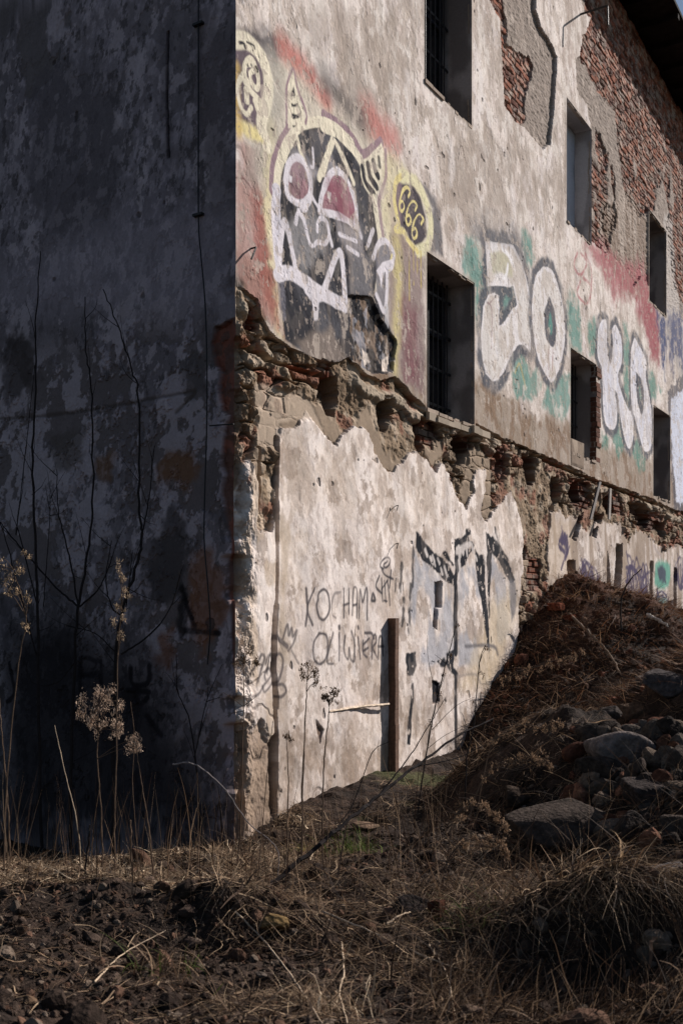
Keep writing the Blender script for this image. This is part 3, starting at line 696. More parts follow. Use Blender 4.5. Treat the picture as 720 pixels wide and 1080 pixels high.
for k in range(3): st(Jz((580, 480 + 25 * k), (605, 465 + 25 * k), (635, 490 + 30 * k)), 0.05, C(70, 70, 100), 0.8)
W.paint(W.poly(Jz((585, 500), (640, 520), (625, 600), (590, 570)), 0.06, 0.08), C(140, 180, 172), 0.7); W.paint(W.poly(Jz((520, 530), (535, 530), (532, 580), (515, 570)), 0.04, 0.05), C(90, 150, 190), 0.8)
mono['far_tag_graffiti'] = (W.poly(Jz((560, 300), (600, 270), (655, 300), (660, 440), (640, 600), (580, 600)), 0.01, 0), 'teal and purple bubble tag on the far lower wall')
st([(x, y) for x, y in ((596, 560), (592, 575), (598, 585), (594, 600))], 0.06, PUR, 0.8)
# chipped strip at the corner
m = W.poly([(249, 520), (262, 500), (275, 470), (293, 460), (293, 850), (249, 870)], 0.02, 0.02)
W.paint(m * sstep(0.45, 0.6, low2), C(186, 168, 148), 0.6)
m = W.poly([(246, 760), (262, 775), (280, 765), (292, 780), (292, 880), (246, 890)], 0.05, 0.1)
W.paint(m, C(142, 122, 104), 0.8); W.D += m * (0.05 * (stone_n - 0.35) + 0.02)
m = W.poly([(249, 400), (260, 420), (275, 440), (276, 470), (262, 500), (256, 520), (247, 530)], 0.02, 0.05)
W.D += m * (0.12 * (stone_n - 0.3)); W.paint(m * sstep(0.5, 0.6, rid), C(128, 84, 68), 0.8)
for p, d in (([(276, 470), (279, 470), (278, 530), (275, 558), (272, 556), (274, 520)], 0.09), ([(252, 775), (262, 772), (262, 850), (258, 890), (250, 890), (256, 830)], 0.08), ([(286, 780), (293, 770), (294, 860), (289, 850)], 0.08)):
    W.sink(W.poly(p, 0.01, 0.02), d)
# long vertical groove
gr = W.stroke([(295, 462), (293.5, 560), (293, 660), (292, 720), (293, 780), (293, 860)], 0.045, 0.008, 0.01, smooth=False)
W.sink(gr, 0.09); W.paint(gr, C(60, 52, 48), 0.8)
W.sink(W.stroke([(293, 640), (291, 700), (293, 745)], 0.07, 0.012, 0.015), 0.06)
W.paint(W.poly([(296, 540), (310, 560), (302, 640), (308, 700), (297, 700)], 0.05, 0.05), C(164, 148, 130), 0.7)

# slots and pits
for p, d in (([(459, 614), (467, 614), (467, 640), (460, 643)], 0.06), ([(459, 642), (463, 640), (462, 664), (458, 660)], 0.05), ([(456, 718), (463, 722), (464, 740), (457, 742)], 0.02), ([(334, 760), (341, 770), (338, 784)], 0.02)):
    m = W.poly(p, 0.012, 0.02); W.sink(m, d); W.paint(m, C(88, 68, 56), 0.8)
pit = sstep(0.875, 0.90, fbm(S, Z, 9, 8, 2, 91)) * (1 - mB) ; W.sink(pit, 0.007); W.paint(pit, C(96, 84, 76), 0.6)
crk = sstep(0.008, 0.002, np.abs(fbm(S, Z, 1.0, 0.6, 5, 92) - 0.5)) * sstep(0.70, 0.78, fbm(S, Z, 0.8, 0.8, 2, 93)) * (1 - mB) * (1 - mA)
W.sink(crk, 0.005); W.paint(crk, C(90, 78, 72), 0.6)
# black angular piece and blue-grey fill
Gz = ZM(425, 540, 4.32)
BG = C(160, 160, 166)
for p in (Gz((60, 190), (150, 260), (232, 345), (232, 640), (120, 720), (40, 640), (40, 400)), Gz((255, 265), (330, 230), (390, 560), (385, 700), (255, 700)), Gz((402, 190), (480, 320), (488, 560), (402, 640))):
    W.paint(W.poly(p, 0.05, 0.06) * sstep(0.40, 0.52, fbm(S, Z, 3, 1.6, 5, 95)), BG, 0.85, 0.3)
W.paint(W.poly(Gz((402, 430), (520, 330), (520, 480), (400, 820), (260, 800), (300, 700)), 0.15, 0.1), C(190, 172, 142), 0.55)
K9 = C(36, 38, 44)
for p in (Gz((66, 92), (85, 110), (130, 170), (210, 240), (242, 310), (240, 345), (170, 290), (90, 215), (66, 160)), Gz((238, 130), (272, 118), (300, 100), (305, 125), (330, 150), (312, 190), (288, 235), (258, 265), (246, 320), (236, 320)),
          Gz((328, 150), (350, 200), (372, 200), (385, 400), (396, 480), (398, 680), (385, 590), (360, 440), (335, 280)), Gz((378, 85), (402, 120), (404, 300), (400, 420), (392, 480), (385, 250)),
          Gz((382, 88), (430, 130), (475, 215), (515, 310), (490, 320), (460, 260), (402, 180)), Gz((232, 635), (200, 650), (196, 700), (240, 755), (248, 740), (228, 700), (232, 670)),
          Gz((150, 680), (190, 660), (195, 708), (170, 700)), Gz((15, 640), (60, 640), (62, 700), (45, 750), (20, 735)), Gz((42, 770), (50, 780), (36, 1060), (20, 1060)), Gz((175, 180), (200, 185), (235, 240), (232, 250), (190, 205)),
          Gz((290, 85), (310, 80), (312, 105), (295, 110)), Gz((148, 440), (162, 440), (160, 530), (145, 530)), Gz((136, 770), (165, 780), (168, 880), (135, 850))):
    m = W.poly(p, 0.012, 0.04) * (1 - 0.9 * sstep(0.67, 0.70, mo2)); W.paint(m, K9, 1, 0.12)
W.paint(W.poly(Gz((488, 310), (516, 320), (522, 370), (516, 460), (494, 505), (488, 400)), 0.04, 0.03), C(110, 108, 112), 0.85)
W.paint(W.stroke(Gz((241, 300), (245, 420), (241, 640)), 0.10, 0.012, 0.01), K9, 1, 0.1); W.paint(W.stroke(Gz((238, 750), (240, 900), (241, 1100)), 0.09, 0.015, 0.01), K9, 0.95, 0.3)
W.paint(W.stroke(Gz((285, 612), (390, 608), (425, 620), (436, 650)), 0.05, 0.02, 0.01), C(90, 88, 92), 0.8); W.paint(W.stroke(Gz((245, 748), (330, 740), (355, 780)), 0.04, 0.02), C(130, 122, 118), 0.6)
W.paint(W.stroke(Gz((420, 70), (440, 150), (480, 215)), 0.06, 0.01, 0.03), K9, 0.9, 0.4); W.paint(W.stroke(Gz((402, 140), (398, 480)), 0.05, 0.01, 0.02), K9, 0.9, 0.8)
for k in range(9):
    x = rs.uniform(100, 205); y = 190 + (x - 100) * 0.75 + rs.uniform(-25, 10)
    W.paint(W.stroke(Gz((x, y), (x + 8, y + 25)), 0.04, 0.01, 0.03), C(196, 188, 184), 0.9)
for k in range(8):
    x = rs.uniform(255, 335); y = rs.uniform(160, 235)
    W.paint(W.stroke(Gz((x, y), (x + 4, y + rs.uniform(15, 40))), 0.05, 0.01, 0.03), C(196, 188, 184), 0.9)
W.paint(W.poly(Gz((245, 165), (310, 130), (320, 150), (270, 185), (245, 190)), 0.02, 0.03), C(196, 188, 184), 0.95)
for x, y0, y1 in ((55, 140, 330), (40, 330, 560), (12, 400, 520), (2, 200, 360)): W.paint(W.stroke(Gz((x, y0), (x - 6, y1)), 0.05, 0.012, 0.04), K9, 0.8, 0.85)
mono['angular_graffiti'] = (W.poly(Gz((60, 80), (240, 260), (240, 130), (310, 75), (378, 75), (430, 120), (525, 320), (520, 480), (400, 690), (245, 760), (190, 700), (225, 620), (225, 360), (60, 200)), 0.01, 0), 'black angular graffiti with blue grey fill')
# handwriting
H = ZM(310, 580, 6); GT = C(70, 66, 70)
def wr(*p, w=0.024, a=0.9): W.paint(W.stroke(H(*p), w + 0.002, 0.009, 0.005), GT, a, 0.12)
wr((90, 245), (96, 370), (85, 480), w=0.03); wr((142, 240), (96, 368), (125, 475))
wr((160, 320), (165, 275), (195, 250), (222, 290), (228, 380), (195, 440), (165, 425), (152, 360), (160, 310), w=0.028)
wr((300, 268), (262, 278), (245, 340), (248, 410), (270, 430), a=0.6)
wr((322, 245), (320, 425)); wr((354, 245), (352, 405)); wr((320, 350), (354, 338))
wr((375, 412), (380, 255), (398, 240), (406, 300), (405, 430)); wr((378, 350), (405, 346))
wr((420, 432), (424, 250), (442, 330), (462, 240), (470, 300), (470, 442))
wr((165, 528), (132, 590), (135, 690), (175, 722), (213, 660), (208, 545), (165, 528)); wr((250, 525), (222, 630), (214, 712), (252, 722)); wr((290, 525), (288, 700)); wr((290, 485), (291, 497), w=0.04)
wr((325, 545), (318, 640), (345, 692), (352, 620), (362, 690), (385, 700), (388, 600), (368, 515)); wr((413, 555), (425, 690)); wr((414, 485), (416, 495), w=0.03)
wr((445, 575), (446, 650), (470, 680)); wr((447, 600), (482, 560)); wr((447, 640), (476, 620)); wr((458, 525), (495, 528), (512, 560), w=0.03)
wr((500, 688), (500, 580), (518, 535), (527, 580), (505, 620), (532, 680)); wr((540, 690), (545, 560), (565, 560), (572, 668)); wr((540, 612), (575, 610))
K8 = C(50, 50, 56)
def tg(*p, w=0.025): W.paint(W.stroke(H(*p), w, 0.008, 0.006), K8, 0.9, 0.25)
tg((572, 120), (550, 105), (556, 75), (590, 48), (616, 58), (608, 95), (585, 112), (572, 95), (600, 70)); tg((560, 122), (585, 160), (635, 184)); tg((622, 128), (612, 240)); tg((545, 165), (525, 230), (562, 275), w=0.03)
tg((560, 180), (568, 325)); tg((578, 195), (590, 330)); tg((598, 200), (612, 290), (618, 350)); tg((497, 318), (505, 275), (518, 318), (500, 322), w=0.035); tg((655, 182), (650, 262)); tg((700, 210), (702, 255)); tg((560, 250), (600, 190)); tg((578, 320), (598, 325)); tg((678, 215), (676, 240))
I8 = ZM(245, 640, 8)
def lp(*p, w=0.026): W.paint(W.stroke(I8(*p), w, 0.012, 0.006), GT, 0.8, 0.15)
lp((215, 490), (165, 580), (145, 700), (165, 760), (235, 735), (285, 660), (345, 580), (325, 520), (290, 580), (300, 625)); lp((230, 480), (262, 405), (288, 430), (262, 530), (225, 650)); lp((300, 480), (322, 412), (352, 425), (352, 520), (350, 640), (290, 720), (270, 670))
lp((385, 500), (400, 405), (435, 410), (445, 490), (415, 610), (390, 660), (440, 655), (468, 710), (430, 760), (370, 750))
lp((445, 270), (482, 150), (492, 240), (515, 180), (528, 250), (558, 200), (530, 310), (492, 370), w=0.03); lp((395, 255), (480, 335), w=0.05); lp((515, 370), (575, 480), w=0.02)
mono['handwriting_graffiti'] = (W.poly(H((60, 220), (500, 220), (500, 450), (600, 520), (590, 720), (100, 740)), 0.01, 0), 'grey handwriting KOCHAM OLIWIERA sprayed on white plaster')
mono['scribble_graffiti'] = (W.poly(I8((130, 390), (480, 390), (480, 780), (130, 780)), 0.01, 0), 'grey looping scribble across the groove')
# damp and grime near the ground
W.paint(sstep(0.9, 0.0, Z) * sstep(0.4, 0.6, low2 * 0.5 + nst * 0.5), C(150, 132, 118), 0.55)

# soften relief next to the openings so the reveals meet the wall
for (a, b, c_, d_, rv, kd) in WINS:
    dd = np.maximum(np.maximum(a - S, S - b), np.maximum(c_ - Z, Z - d_))
    k = sstep(0.0, 0.10, dd); W.D = W.D * k
    W.paint(sstep(0.08, 0.0, dd) * (dd > -0.01), C(150, 138, 128), 0.4)
W.D = np.maximum(W.D, -0.08)
# jagged corner shared by both walls
zc = Z[:, 0]
def corner_in(z):
    z = np.asarray(z)
    base = 0.004 + 0.012 * fbm(z * 0, z, 1, 5, 3, 101) + 0.05 * np.clip(fbm(z * 0 + 9, z, 1, 2.6, 4, 107, 0.6) - 0.60, 0, 1) * 3
    low_ = sstep(4.5, 4.0, z)
    return (base + low_ * (0.07 * sstep(0.52, 0.57, fbm(z * 0 + 5, z, 1, 1.9, 4, 104)) + 0.30 * np.clip(fbm(z * 0 + 3, z, 1, 1.6, 5, 102, 0.6) - 0.38, 0, 1) + 0.12 * np.clip(fbm(z * 0 + 7, z, 1, 3, 3, 103, .5) - 0.45, 0, 1))).astype(np.float32)
cin = corner_in(Z)
kc = np.exp(-(S / 0.10)**2)
Dn = W.D * (1 - kc) + cin * kc + (1 - np.exp(-(S / 0.02)**2)) * np.exp(-(S / 0.2)**2) * 0.20 * (fbm(S, Z, 8, 7, 5, 105, 0.6) - 0.5) * sstep(4.5, 4.0, Z)
shift = cin * np.exp(-S / 0.12)
brk = sstep(0.03, 0.06, cin) * np.exp(-(S / 0.13)**2) * sstep(4.6, 4.2, Z)
W.paint(brk * sstep(0.35, 0.5, fbm(S, Z, 7, 5, 4, 106)), C(112, 92, 78), 0.85)
co = P0[None, None] + (S + shift)[..., None] * U + (-Dn)[..., None] * N
co[..., 2] = Z
# which part each face belongs to
si = 0.5 * (sc_[1:] + sc_[:-1])[None]; zi = 0.5 * (zr_[1:] + zr_[:-1])[:, None]
keep = np.ones((len(zr_) - 1, len(sc_) - 1), bool)
for (a, b, c_, d_, rv, kd) in WINS:
    keep &= ~((si > a) & (si < b) & (zi > c_) & (zi < d_))
def fm(m): return m[:-1, :-1] > 0.5
reg = np.zeros(keep.shape, int)
names = [('upper_plaster', None)]
def region(m, nm, lb=None):
    names.append((nm, lb)); reg[fm(m)] = len(names) - 1
region(mB, 'exposed_brick', 'large patch of bare red brick and grey mortar'); region(mA, 'exposed_brick', 'drop shaped patch of bare brick and grey mortar')
region(mb, 'broken_ledge', 'crumbling band of rubble, brick and holes between the two plaster coats')
region(mp_, 'lower_plaster', 'ragged pale plaster coat of the ground floor')
region(far, 'lower_plaster', 'far lower wall plaster with dark slots')
for k_, (m, lb) in mono.items(): region(m, k_.split('.')[0], lb)
bld = empty('derelict_building', tuple(P0))
tag(bld, 'derelict plastered building covered with graffiti, its corner facing the camera', 'building')
inv = -P0
idx = np.arange(S.size).reshape(S.shape)
quad = np.stack([idx[:-1, :-1], idx[:-1, 1:], idx[1:, 1:], idx[1:, :-1]], -1)
cof = co.reshape(-1, 3) - P0; clf = np.clip(W.col.reshape(-1, 3), 0.004, 0.85)
for r, (nm, lb) in enumerate(names):
    q = quad[keep & (reg == r)]
    if len(q) == 0: continue
    u, invx = np.unique(q.ravel(), return_inverse=True)
    o = np_mesh(nm, cof[u], invx.reshape(-1, 4), M_wall, clf[u], bld)
    if lb: o['label'] = lb

# ============================================================ SIDE WALL (in shade)
pxl = np.arange(248.8, -14, -0.8)
tc_ = on_side(pxl, pxl * 0)[0]
tc_ = np.concatenate([[0.0], tc_[tc_ > 0.004], np.linspace(tc_[-1] + 0.3, 9, 12)])
zl_ = zr_[(zr_ < 7.3)]; zl_ = np.concatenate([zl_[::1], zr_[zr_ >= 7.3][::12], [EAVE_Z]]); zl_ = np.unique(zl_)
# same heights at the corner as the facade keeps the edge closed
T, ZL = np.meshgrid(tc_.astype(np.float32), zl_.astype(np.float32))
Q = Surface(T, ZL, on_side)
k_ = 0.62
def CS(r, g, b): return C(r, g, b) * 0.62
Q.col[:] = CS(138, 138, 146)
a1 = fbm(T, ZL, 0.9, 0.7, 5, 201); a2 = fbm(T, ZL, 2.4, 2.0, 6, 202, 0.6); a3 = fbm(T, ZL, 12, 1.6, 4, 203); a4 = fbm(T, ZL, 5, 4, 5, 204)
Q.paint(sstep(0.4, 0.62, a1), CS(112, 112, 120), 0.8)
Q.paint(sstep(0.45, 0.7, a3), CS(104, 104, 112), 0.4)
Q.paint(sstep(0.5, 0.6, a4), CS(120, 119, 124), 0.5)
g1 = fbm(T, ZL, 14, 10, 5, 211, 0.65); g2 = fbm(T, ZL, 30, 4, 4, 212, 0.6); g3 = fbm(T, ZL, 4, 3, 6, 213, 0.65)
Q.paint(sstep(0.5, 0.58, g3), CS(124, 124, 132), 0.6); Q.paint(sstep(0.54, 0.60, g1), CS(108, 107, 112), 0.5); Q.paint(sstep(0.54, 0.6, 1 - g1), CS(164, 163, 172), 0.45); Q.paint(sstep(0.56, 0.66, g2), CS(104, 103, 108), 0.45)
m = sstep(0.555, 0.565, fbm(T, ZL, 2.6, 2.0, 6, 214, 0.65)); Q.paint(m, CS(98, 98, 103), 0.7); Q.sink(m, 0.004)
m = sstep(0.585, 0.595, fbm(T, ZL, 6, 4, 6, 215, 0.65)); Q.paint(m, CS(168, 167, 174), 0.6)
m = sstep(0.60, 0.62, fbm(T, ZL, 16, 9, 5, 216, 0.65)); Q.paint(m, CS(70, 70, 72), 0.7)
# flaking coats: low half shows patches
lowm = sstep(4.6, 3.9, ZL + 0.5 * (a1 - 0.5))
fl = sstep(0.52, 0.545, a2 * 0.55 + a1 * 0.2 + g1 * 0.25) * lowm
Q.paint(fl, CS(98, 96, 98), 0.95); Q.D += fl * 0.012
fl2 = sstep(0.545, 0.565, 0.75 * fbm(T, ZL, 3, 2.6, 6, 205, 0.65) + 0.25 * g1) * lowm
Q.paint(fl2, CS(158, 158, 166), 0.75); Q.D -= fl2 * 0.004
for p in ([(0, 0), (45, 5), (60, 60), (50, 80), (30, 100), (22, 90), (18, 60), (0, 80)], [(60, 20), (75, 0), (78, 30), (66, 40)], [(75, 70), (95, 62), (90, 80), (78, 80)], [(100, 25), (112, 20), (108, 60)], [(0, 50), (8, 60), (4, 80), (-5, 75)]):
    m = Q.poly(p, 0.02, 0.08, 0.08) * sstep(0.44, 0.47, fbm(T, ZL, 5, 3, 5, 206))
    Q.paint(m, CS(96, 96, 98), 0.9); Q.sink(m, 0.008)
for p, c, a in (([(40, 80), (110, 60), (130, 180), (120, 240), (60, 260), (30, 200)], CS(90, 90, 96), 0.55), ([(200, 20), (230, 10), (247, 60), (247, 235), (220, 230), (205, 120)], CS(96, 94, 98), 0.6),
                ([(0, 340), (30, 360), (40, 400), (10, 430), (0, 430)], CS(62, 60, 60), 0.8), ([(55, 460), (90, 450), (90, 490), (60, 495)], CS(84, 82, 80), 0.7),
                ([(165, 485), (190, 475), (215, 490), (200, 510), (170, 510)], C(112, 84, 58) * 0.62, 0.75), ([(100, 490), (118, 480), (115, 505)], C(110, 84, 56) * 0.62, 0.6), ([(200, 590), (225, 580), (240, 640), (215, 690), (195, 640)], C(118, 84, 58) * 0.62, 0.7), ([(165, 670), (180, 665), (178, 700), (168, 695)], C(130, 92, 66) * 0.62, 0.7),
                ([(180, 540), (200, 570), (190, 640), (160, 640), (150, 600)], CS(66, 66, 68), 0.8), ([(0, 640), (60, 640), (170, 700), (240, 860), (240, 900), (-10, 900)], CS(30, 30, 33), 0.93)):  # last polygon: shade behind the grasses, painted dark onto the wall foot
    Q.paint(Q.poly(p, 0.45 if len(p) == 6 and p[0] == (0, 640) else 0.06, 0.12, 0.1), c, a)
Q.paint(Q.poly([(190, 365), (245, 350), (245, 420), (200, 420)], 0.1, 0.1) * sstep(0.48, 0.5, a4), CS(84, 84, 86), 0.8)
Q.paint(Q.poly([(120, 230), (240, 225), (240, 330), (100, 330), (0, 330), (0, 280)], 0.2, 0.1), CS(146, 146, 156), 0.5)
# slit, cracks
m = Q.stroke([(177, 34), (176, 100), (178, 165)], 0.022, 0.006, 0.006); Q.sink(m, 0.05); Q.paint(m, CS(40, 40, 42))
Q.paint(Q.stroke([(177, 30), (176, 100), (179, 170)], 0.09, 0.06, 0.02), CS(84, 84, 90), 0.5)
for p, w in (([(-5, 442), (50, 438), (120, 428), (205, 412)], 0.03), ([(185, 435), (205, 415)], 0.03)):
    m = Q.stroke(p, w, 0.015, 0.01); Q.paint(m, CS(70, 66, 62), 0.7); Q.sink(m, 0.006)
# black marks
for p in ([(85, 732), (85, 696), (100, 697), (106, 700), (106, 720)], [(84, 712), (98, 712)], [(138, 705), (140, 722), (156, 720), (158, 702)], [(135, 728), (158, 730)], [(142, 735), (148, 742), (156, 736)], [(155, 755), (170, 775)], [(10, 700), (16, 730), (8, 740)], [(190, 620), (205, 660)], [(195, 665), (232, 668)]):
    Q.paint(Q.stroke(p, 0.05, 0.012, 0.01), C(30, 30, 34) * 0.5, 0.9, 0.2)
Q.paint(Q.poly([(190, 610), (200, 625), (196, 670), (188, 680), (185, 640)], 0.02, 0.06), C(30, 30, 32) * 0.6, 0.8)
# broken edge at the corner: bare brown masonry
cr = [(250, 333), (238, 338), (226, 345), (222, 360), (226, 385), (234, 392), (231, 410), (236, 432), (244, 436), (237, 455), (234, 480), (240, 500), (237, 520), (241, 545), (244, 560), (243, 620), (246, 700), (250, 720)]
m = Q.poly(cr, 0.008, 0.02); Q.paint(m, C(92, 74, 68) * 0.7, 1); Q.paint(m * (Q.w1 > 0.05), C(120, 80, 68) * 0.7, 0.7)
Q.D += m * (0.05 + 0.05 * (fbm(T, ZL, 8, 8, 4, 207) - 0.3)); 
Q.D += (a4 - 0.5) * 0.008 + (fbm(T, ZL, 25, 25, 3, 208) - 0.5) * 0.003
pitl = sstep(0.89, 0.91, fbm(T, ZL, 7, 7, 2, 209)); Q.sink(pitl, 0.01); Q.paint(pitl, CS(60, 60, 62), 0.7)
cin2 = corner_in(ZL); kc2 = np.exp(-(T / 0.07)**2)
Dl = Q.D * (1 - kc2) + cin2 * kc2
sh2 = cin2 * np.exp(-T / 0.12)
col_ = P0[None, None] + (T + sh2)[..., None] * V + (-Dl)[..., None] * NL
# at t=0 both walls share x,y: facade has P0 + cin*U - cin*N
col_[..., 2] = ZL
idl = np.arange(T.size).reshape(T.shape)
ql = np.stack([idl[:-1, 1:], idl[:-1, :-1], idl[1:, :-1], idl[1:, 1:]], -1).reshape(-1, 4)
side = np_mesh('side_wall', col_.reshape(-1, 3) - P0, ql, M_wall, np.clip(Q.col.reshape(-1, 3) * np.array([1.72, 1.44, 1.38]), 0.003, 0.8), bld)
side['label'] = 'dark flaking grey side wall lying in shade'

# ============================================================ windows, roof, rest of the building
def rel(s, z, out=0.0): 
    p = U * s + N * out; return np.array([p[0], p[1], z])
rw = np.random.RandomState(8)
def sheet(mb, o, ax, ay, nx, ny, amp, nrm, c1, c2, seed, sc=3.0, keep_edges=(1, 1, 1, 1)):
    """rough sheet; displaced along nrm except at its edges"""
    o, ax, ay = [np.asarray(q, float) for q in (o, ax, ay)]
    uu, vv = np.meshgrid(np.linspace(0, 1, nx), np.linspace(0, 1, ny))
    L1, L2 = np.linalg.norm(ax), np.linalg.norm(ay)
    n = fbm(uu * L1 + seed, vv * L2, sc, sc, 5, seed)
    e = np.minimum(np.minimum(uu * L1, (1 - uu) * L1), np.minimum(vv * L2, (1 - vv) * L2))
    d = (n - 0.5) * amp * sstep(0, 0.04, e)
    v = o + uu[..., None] * ax + vv[..., None] * ay + d[..., None] * np.asarray(nrm)
    t = sstep(0.42, 0.6, fbm(uu * L1, vv * L2 + seed, sc * 1.3, sc * 0.6, 5, seed + 3))[..., None]
    c = c1 * (1 - t) + c2 * t
    i = np.arange(nx * ny).reshape(ny, nx)
    f = np.stack([i[:-1, :-1], i[:-1, 1:], i[1:, 1:], i[1:, :-1]], -1).reshape(-1, 4)
    mb.add(v.reshape(-1, 3), f, c.reshape(-1, 3))
ZUP = np.array([0, 0, 1.0])
for wi, (a, b, c_, d_, rv, kd) in enumerate(WINS):
    up = wi in (3, 4, 5, 7)
    w = b - a; h = d_ - c_
    lb = ('upper floor window opening' if up else 'ground floor window opening')
    mbk = MB()
    g1, g2 = (C(150, 144, 142), C(112, 106, 104)) if kd != 'infill' else (C(170, 166, 166), C(140, 136, 136))
    if kd == 'dark': g1, g2 = C(140, 134, 132), C(104, 98, 98)
    sheet(mbk, rel(b, c_, 0), -N * rv, ZUP * h, 14, 60, 0.02, -U, g1, g2, 30 + wi)          # far jamb
    sheet(mbk, rel(a, c_, -rv), N * rv, ZUP * h, 14, 40, 0.01, U, g1, g2, 40 + wi)          # near jamb
    sheet(mbk, rel(a, d_, 0), U * w, -N * rv, 40, 14, 0.02, -ZUP, g1, g2, 50 + wi)          # soffit
    sheet(mbk, rel(a, c_, 0) , -N * rv + ZUP * 0.05, U * w, 14, 40, 0.03, ZUP, C(150, 138, 126), C(110, 96, 84), 60 + wi)  # sill
    win = mbk.build('window', M_wall, bld); win['label'] = ('blocked ' if kd == 'infill' else '') + lb
    z1 = c_ + 0.05
    if kd == 'infill':
        m2 = MB(); sheet(m2, rel(a, z1, -rv), U * w, ZUP * (d_ - z1), 30, 50, 0.03, N, C(176, 180, 188), C(150, 152, 160), 70 + wi)
        m2.build('infill', M_wall, win)
    else:
        fr = MB(); cf = C(46, 44, 48)
        t = 0.05
        for (s0, z0, ws, hs) in ((a, z1, t, h - 0.05), (b - t, z1, t, h - 0.05), (a + t, z1, w - 2 * t, t), (a + t, d_ - t, w - 2 * t, t), (a + w / 2 - t / 2, z1 + t, t, h - 0.05 - 2 * t), (a + t, c_ + h * 0.62, w / 2 - t * 1.5, t * .8), (a + w / 2 + t / 2, c_ + h * 0.62, w / 2 - t * 1.5, t * .8)):
            fr.box(rel(s0, z0, -rv - 0.03), U * ws, N * 0.05, ZUP * hs, cf)
        fr.build('frame', M_wood, win)
        pn = MB()
        for (s0, s1) in ((a + t, a + w / 2 - t / 2), (a + w / 2 + t / 2, b - t)):
            for (q0, q1) in ((z1 + t, c_ + h * 0.62), (c_ + h * 0.62 + t * .8, d_ - t)):
                if rw.rand() < 0.25: continue
                pn.box(rel(s0, q0, -rv - 0.012), U * (s1 - s0), N * 0.006, ZUP * (q1 - q0), (0, 0, 0))
        if pn.v: pn.build('pane', M_glass, win)
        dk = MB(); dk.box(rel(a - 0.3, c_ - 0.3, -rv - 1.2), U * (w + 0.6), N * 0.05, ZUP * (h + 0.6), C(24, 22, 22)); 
        dk.build('dark_backing', M_wall, win)  # near-black sheet standing in for the unlit interior
        if kd == 'bars':
            n = 9
            for k in range(n):
                br = MB(); s0 = a + (k + 1) * w / (n + 1); ro = -rv + 0.10
                br.tube([rel(s0, c_ + 0.02, ro), rel(s0 + 0.005, c_ + h / 2, ro), rel(s0, d_ - 0.01, ro)], 0.009, (0, 0, 0), 6)
                br.build('bar', M_iron, win)
            for k in range(4):
                br = MB(); zz = c_ + h * (0.12 + 0.25 * k)
                br.box(rel(a + 0.004, zz, -rv + 0.085), U * (w - 0.008), N * 0.012, ZUP * 0.03, (0, 0, 0)); br.build('bar', M_iron, win)
for wi, (a, b, c_, d_, rv, kd) in enumerate(WINS[:6]):
    rm = MB(); rj = np.random.RandomState(60 + wi)
    z = c_
    while z < d_ - 0.05:
        hh = rj.uniform(0.05, 0.22); hh = min(hh, d_ - z)
        if rj.rand() < 0.6: rm.box(rel(b - rj.uniform(0.0, 0.02), z, -rj.uniform(0.005, 0.03) - 0.03), U * 0.02 - N * 0.0, N * 0.02, ZUP * hh, C(150, 136, 124) * rj.uniform(.7, 1.1))
        z += hh
    s0 = a
    while s0 < b - 0.03:
        ww = min(rj.uniform(0.04, 0.2), b - s0)
        if rj.rand() < 0.6: rm.box(rel(s0, d_ - rj.uniform(0.005, 0.03), -0.06), U * ww, N * rj.uniform(0.03, 0.058), ZUP * 0.035, C(150, 136, 124) * rj.uniform(.7, 1.1))
        if rj.rand() < 0.7: rm.box(rel(s0, c_ - 0.02, -0.03), U * ww, N * rj.uniform(0.025, 0.05), ZUP * rj.uniform(0.02, 0.05), C(150, 136, 124) * rj.uniform(.7, 1.1))
        s0 += ww
    rm.build('chipped_rim', M_wall, bld)
# broken block in front of the second lower window and its brick jamb edge
blk = MB(); sheet(blk, rel(8.27, 3.90, 0.004), U * 0.62, ZUP * 0.40, 24, 30, 0.03, N, C(150, 136, 122), C(122, 108, 96), 5)
blk.box(rel(8.27, 3.90, -0.2), U * 0.62, N * 0.2, ZUP * 0.40, C(130, 116, 102)); blk.build('parapet_block', M_wall, bld)
jb = MB(); rj = np.random.RandomState(3)
z = 4.1
while z < 5.7:
    dd = rj.uniform(0.05, 0.13); jb.box(rel(9.545 - rj.uniform(0, .03), z, 0.005 + rj.uniform(-.01, .02)), U * (0.12 + dd), -N * 0.1, ZUP * 0.07, C(104, 72, 60) * rj.uniform(0.5, 1.1)); z += 0.082
jb.build('brick_jamb', M_wall, bld)
# sills
for (a, b, c_, d_, rv, kd) in WINS[:1]:
    sl = MB(); rj = np.random.RandomState(5)
    s0 = a - 0.02
    while s0 < b + 0.3:
        ww = rj.uniform(0.12, 0.4); ww = min(ww, b + 0.35 - s0)
        sl.box(rel(s0, c_ - 0.10 - rj.uniform(0, .02), 0.0), U * (ww - 0.01), N * rj.uniform(0.03, 0.09), ZUP * rj.uniform(0.05, 0.09), C(150, 138, 124) * rj.uniform(.8, 1.1)); s0 += ww
    sl.build('window_sill', M_wall, bld)
# leaning broken laths in the band
for (p, q, r, c) in (((629, 508), (611, 548), 0.05, C(84, 78, 76)), ((640, 515), (631, 548), 0.05, C(112, 104, 98))):
    (s0, z0), (s1, z1) = on_facade(*p), on_facade(*q)
    lt = MB(); a_ = rel(s0, z0, 0.02); b_ = rel(s1, z1, 0.14); e = b_ - a_
    lt.box(a_, e, U * 0.10, N * 0.025, c); lt.build('broken_lath', M_wood, bld)
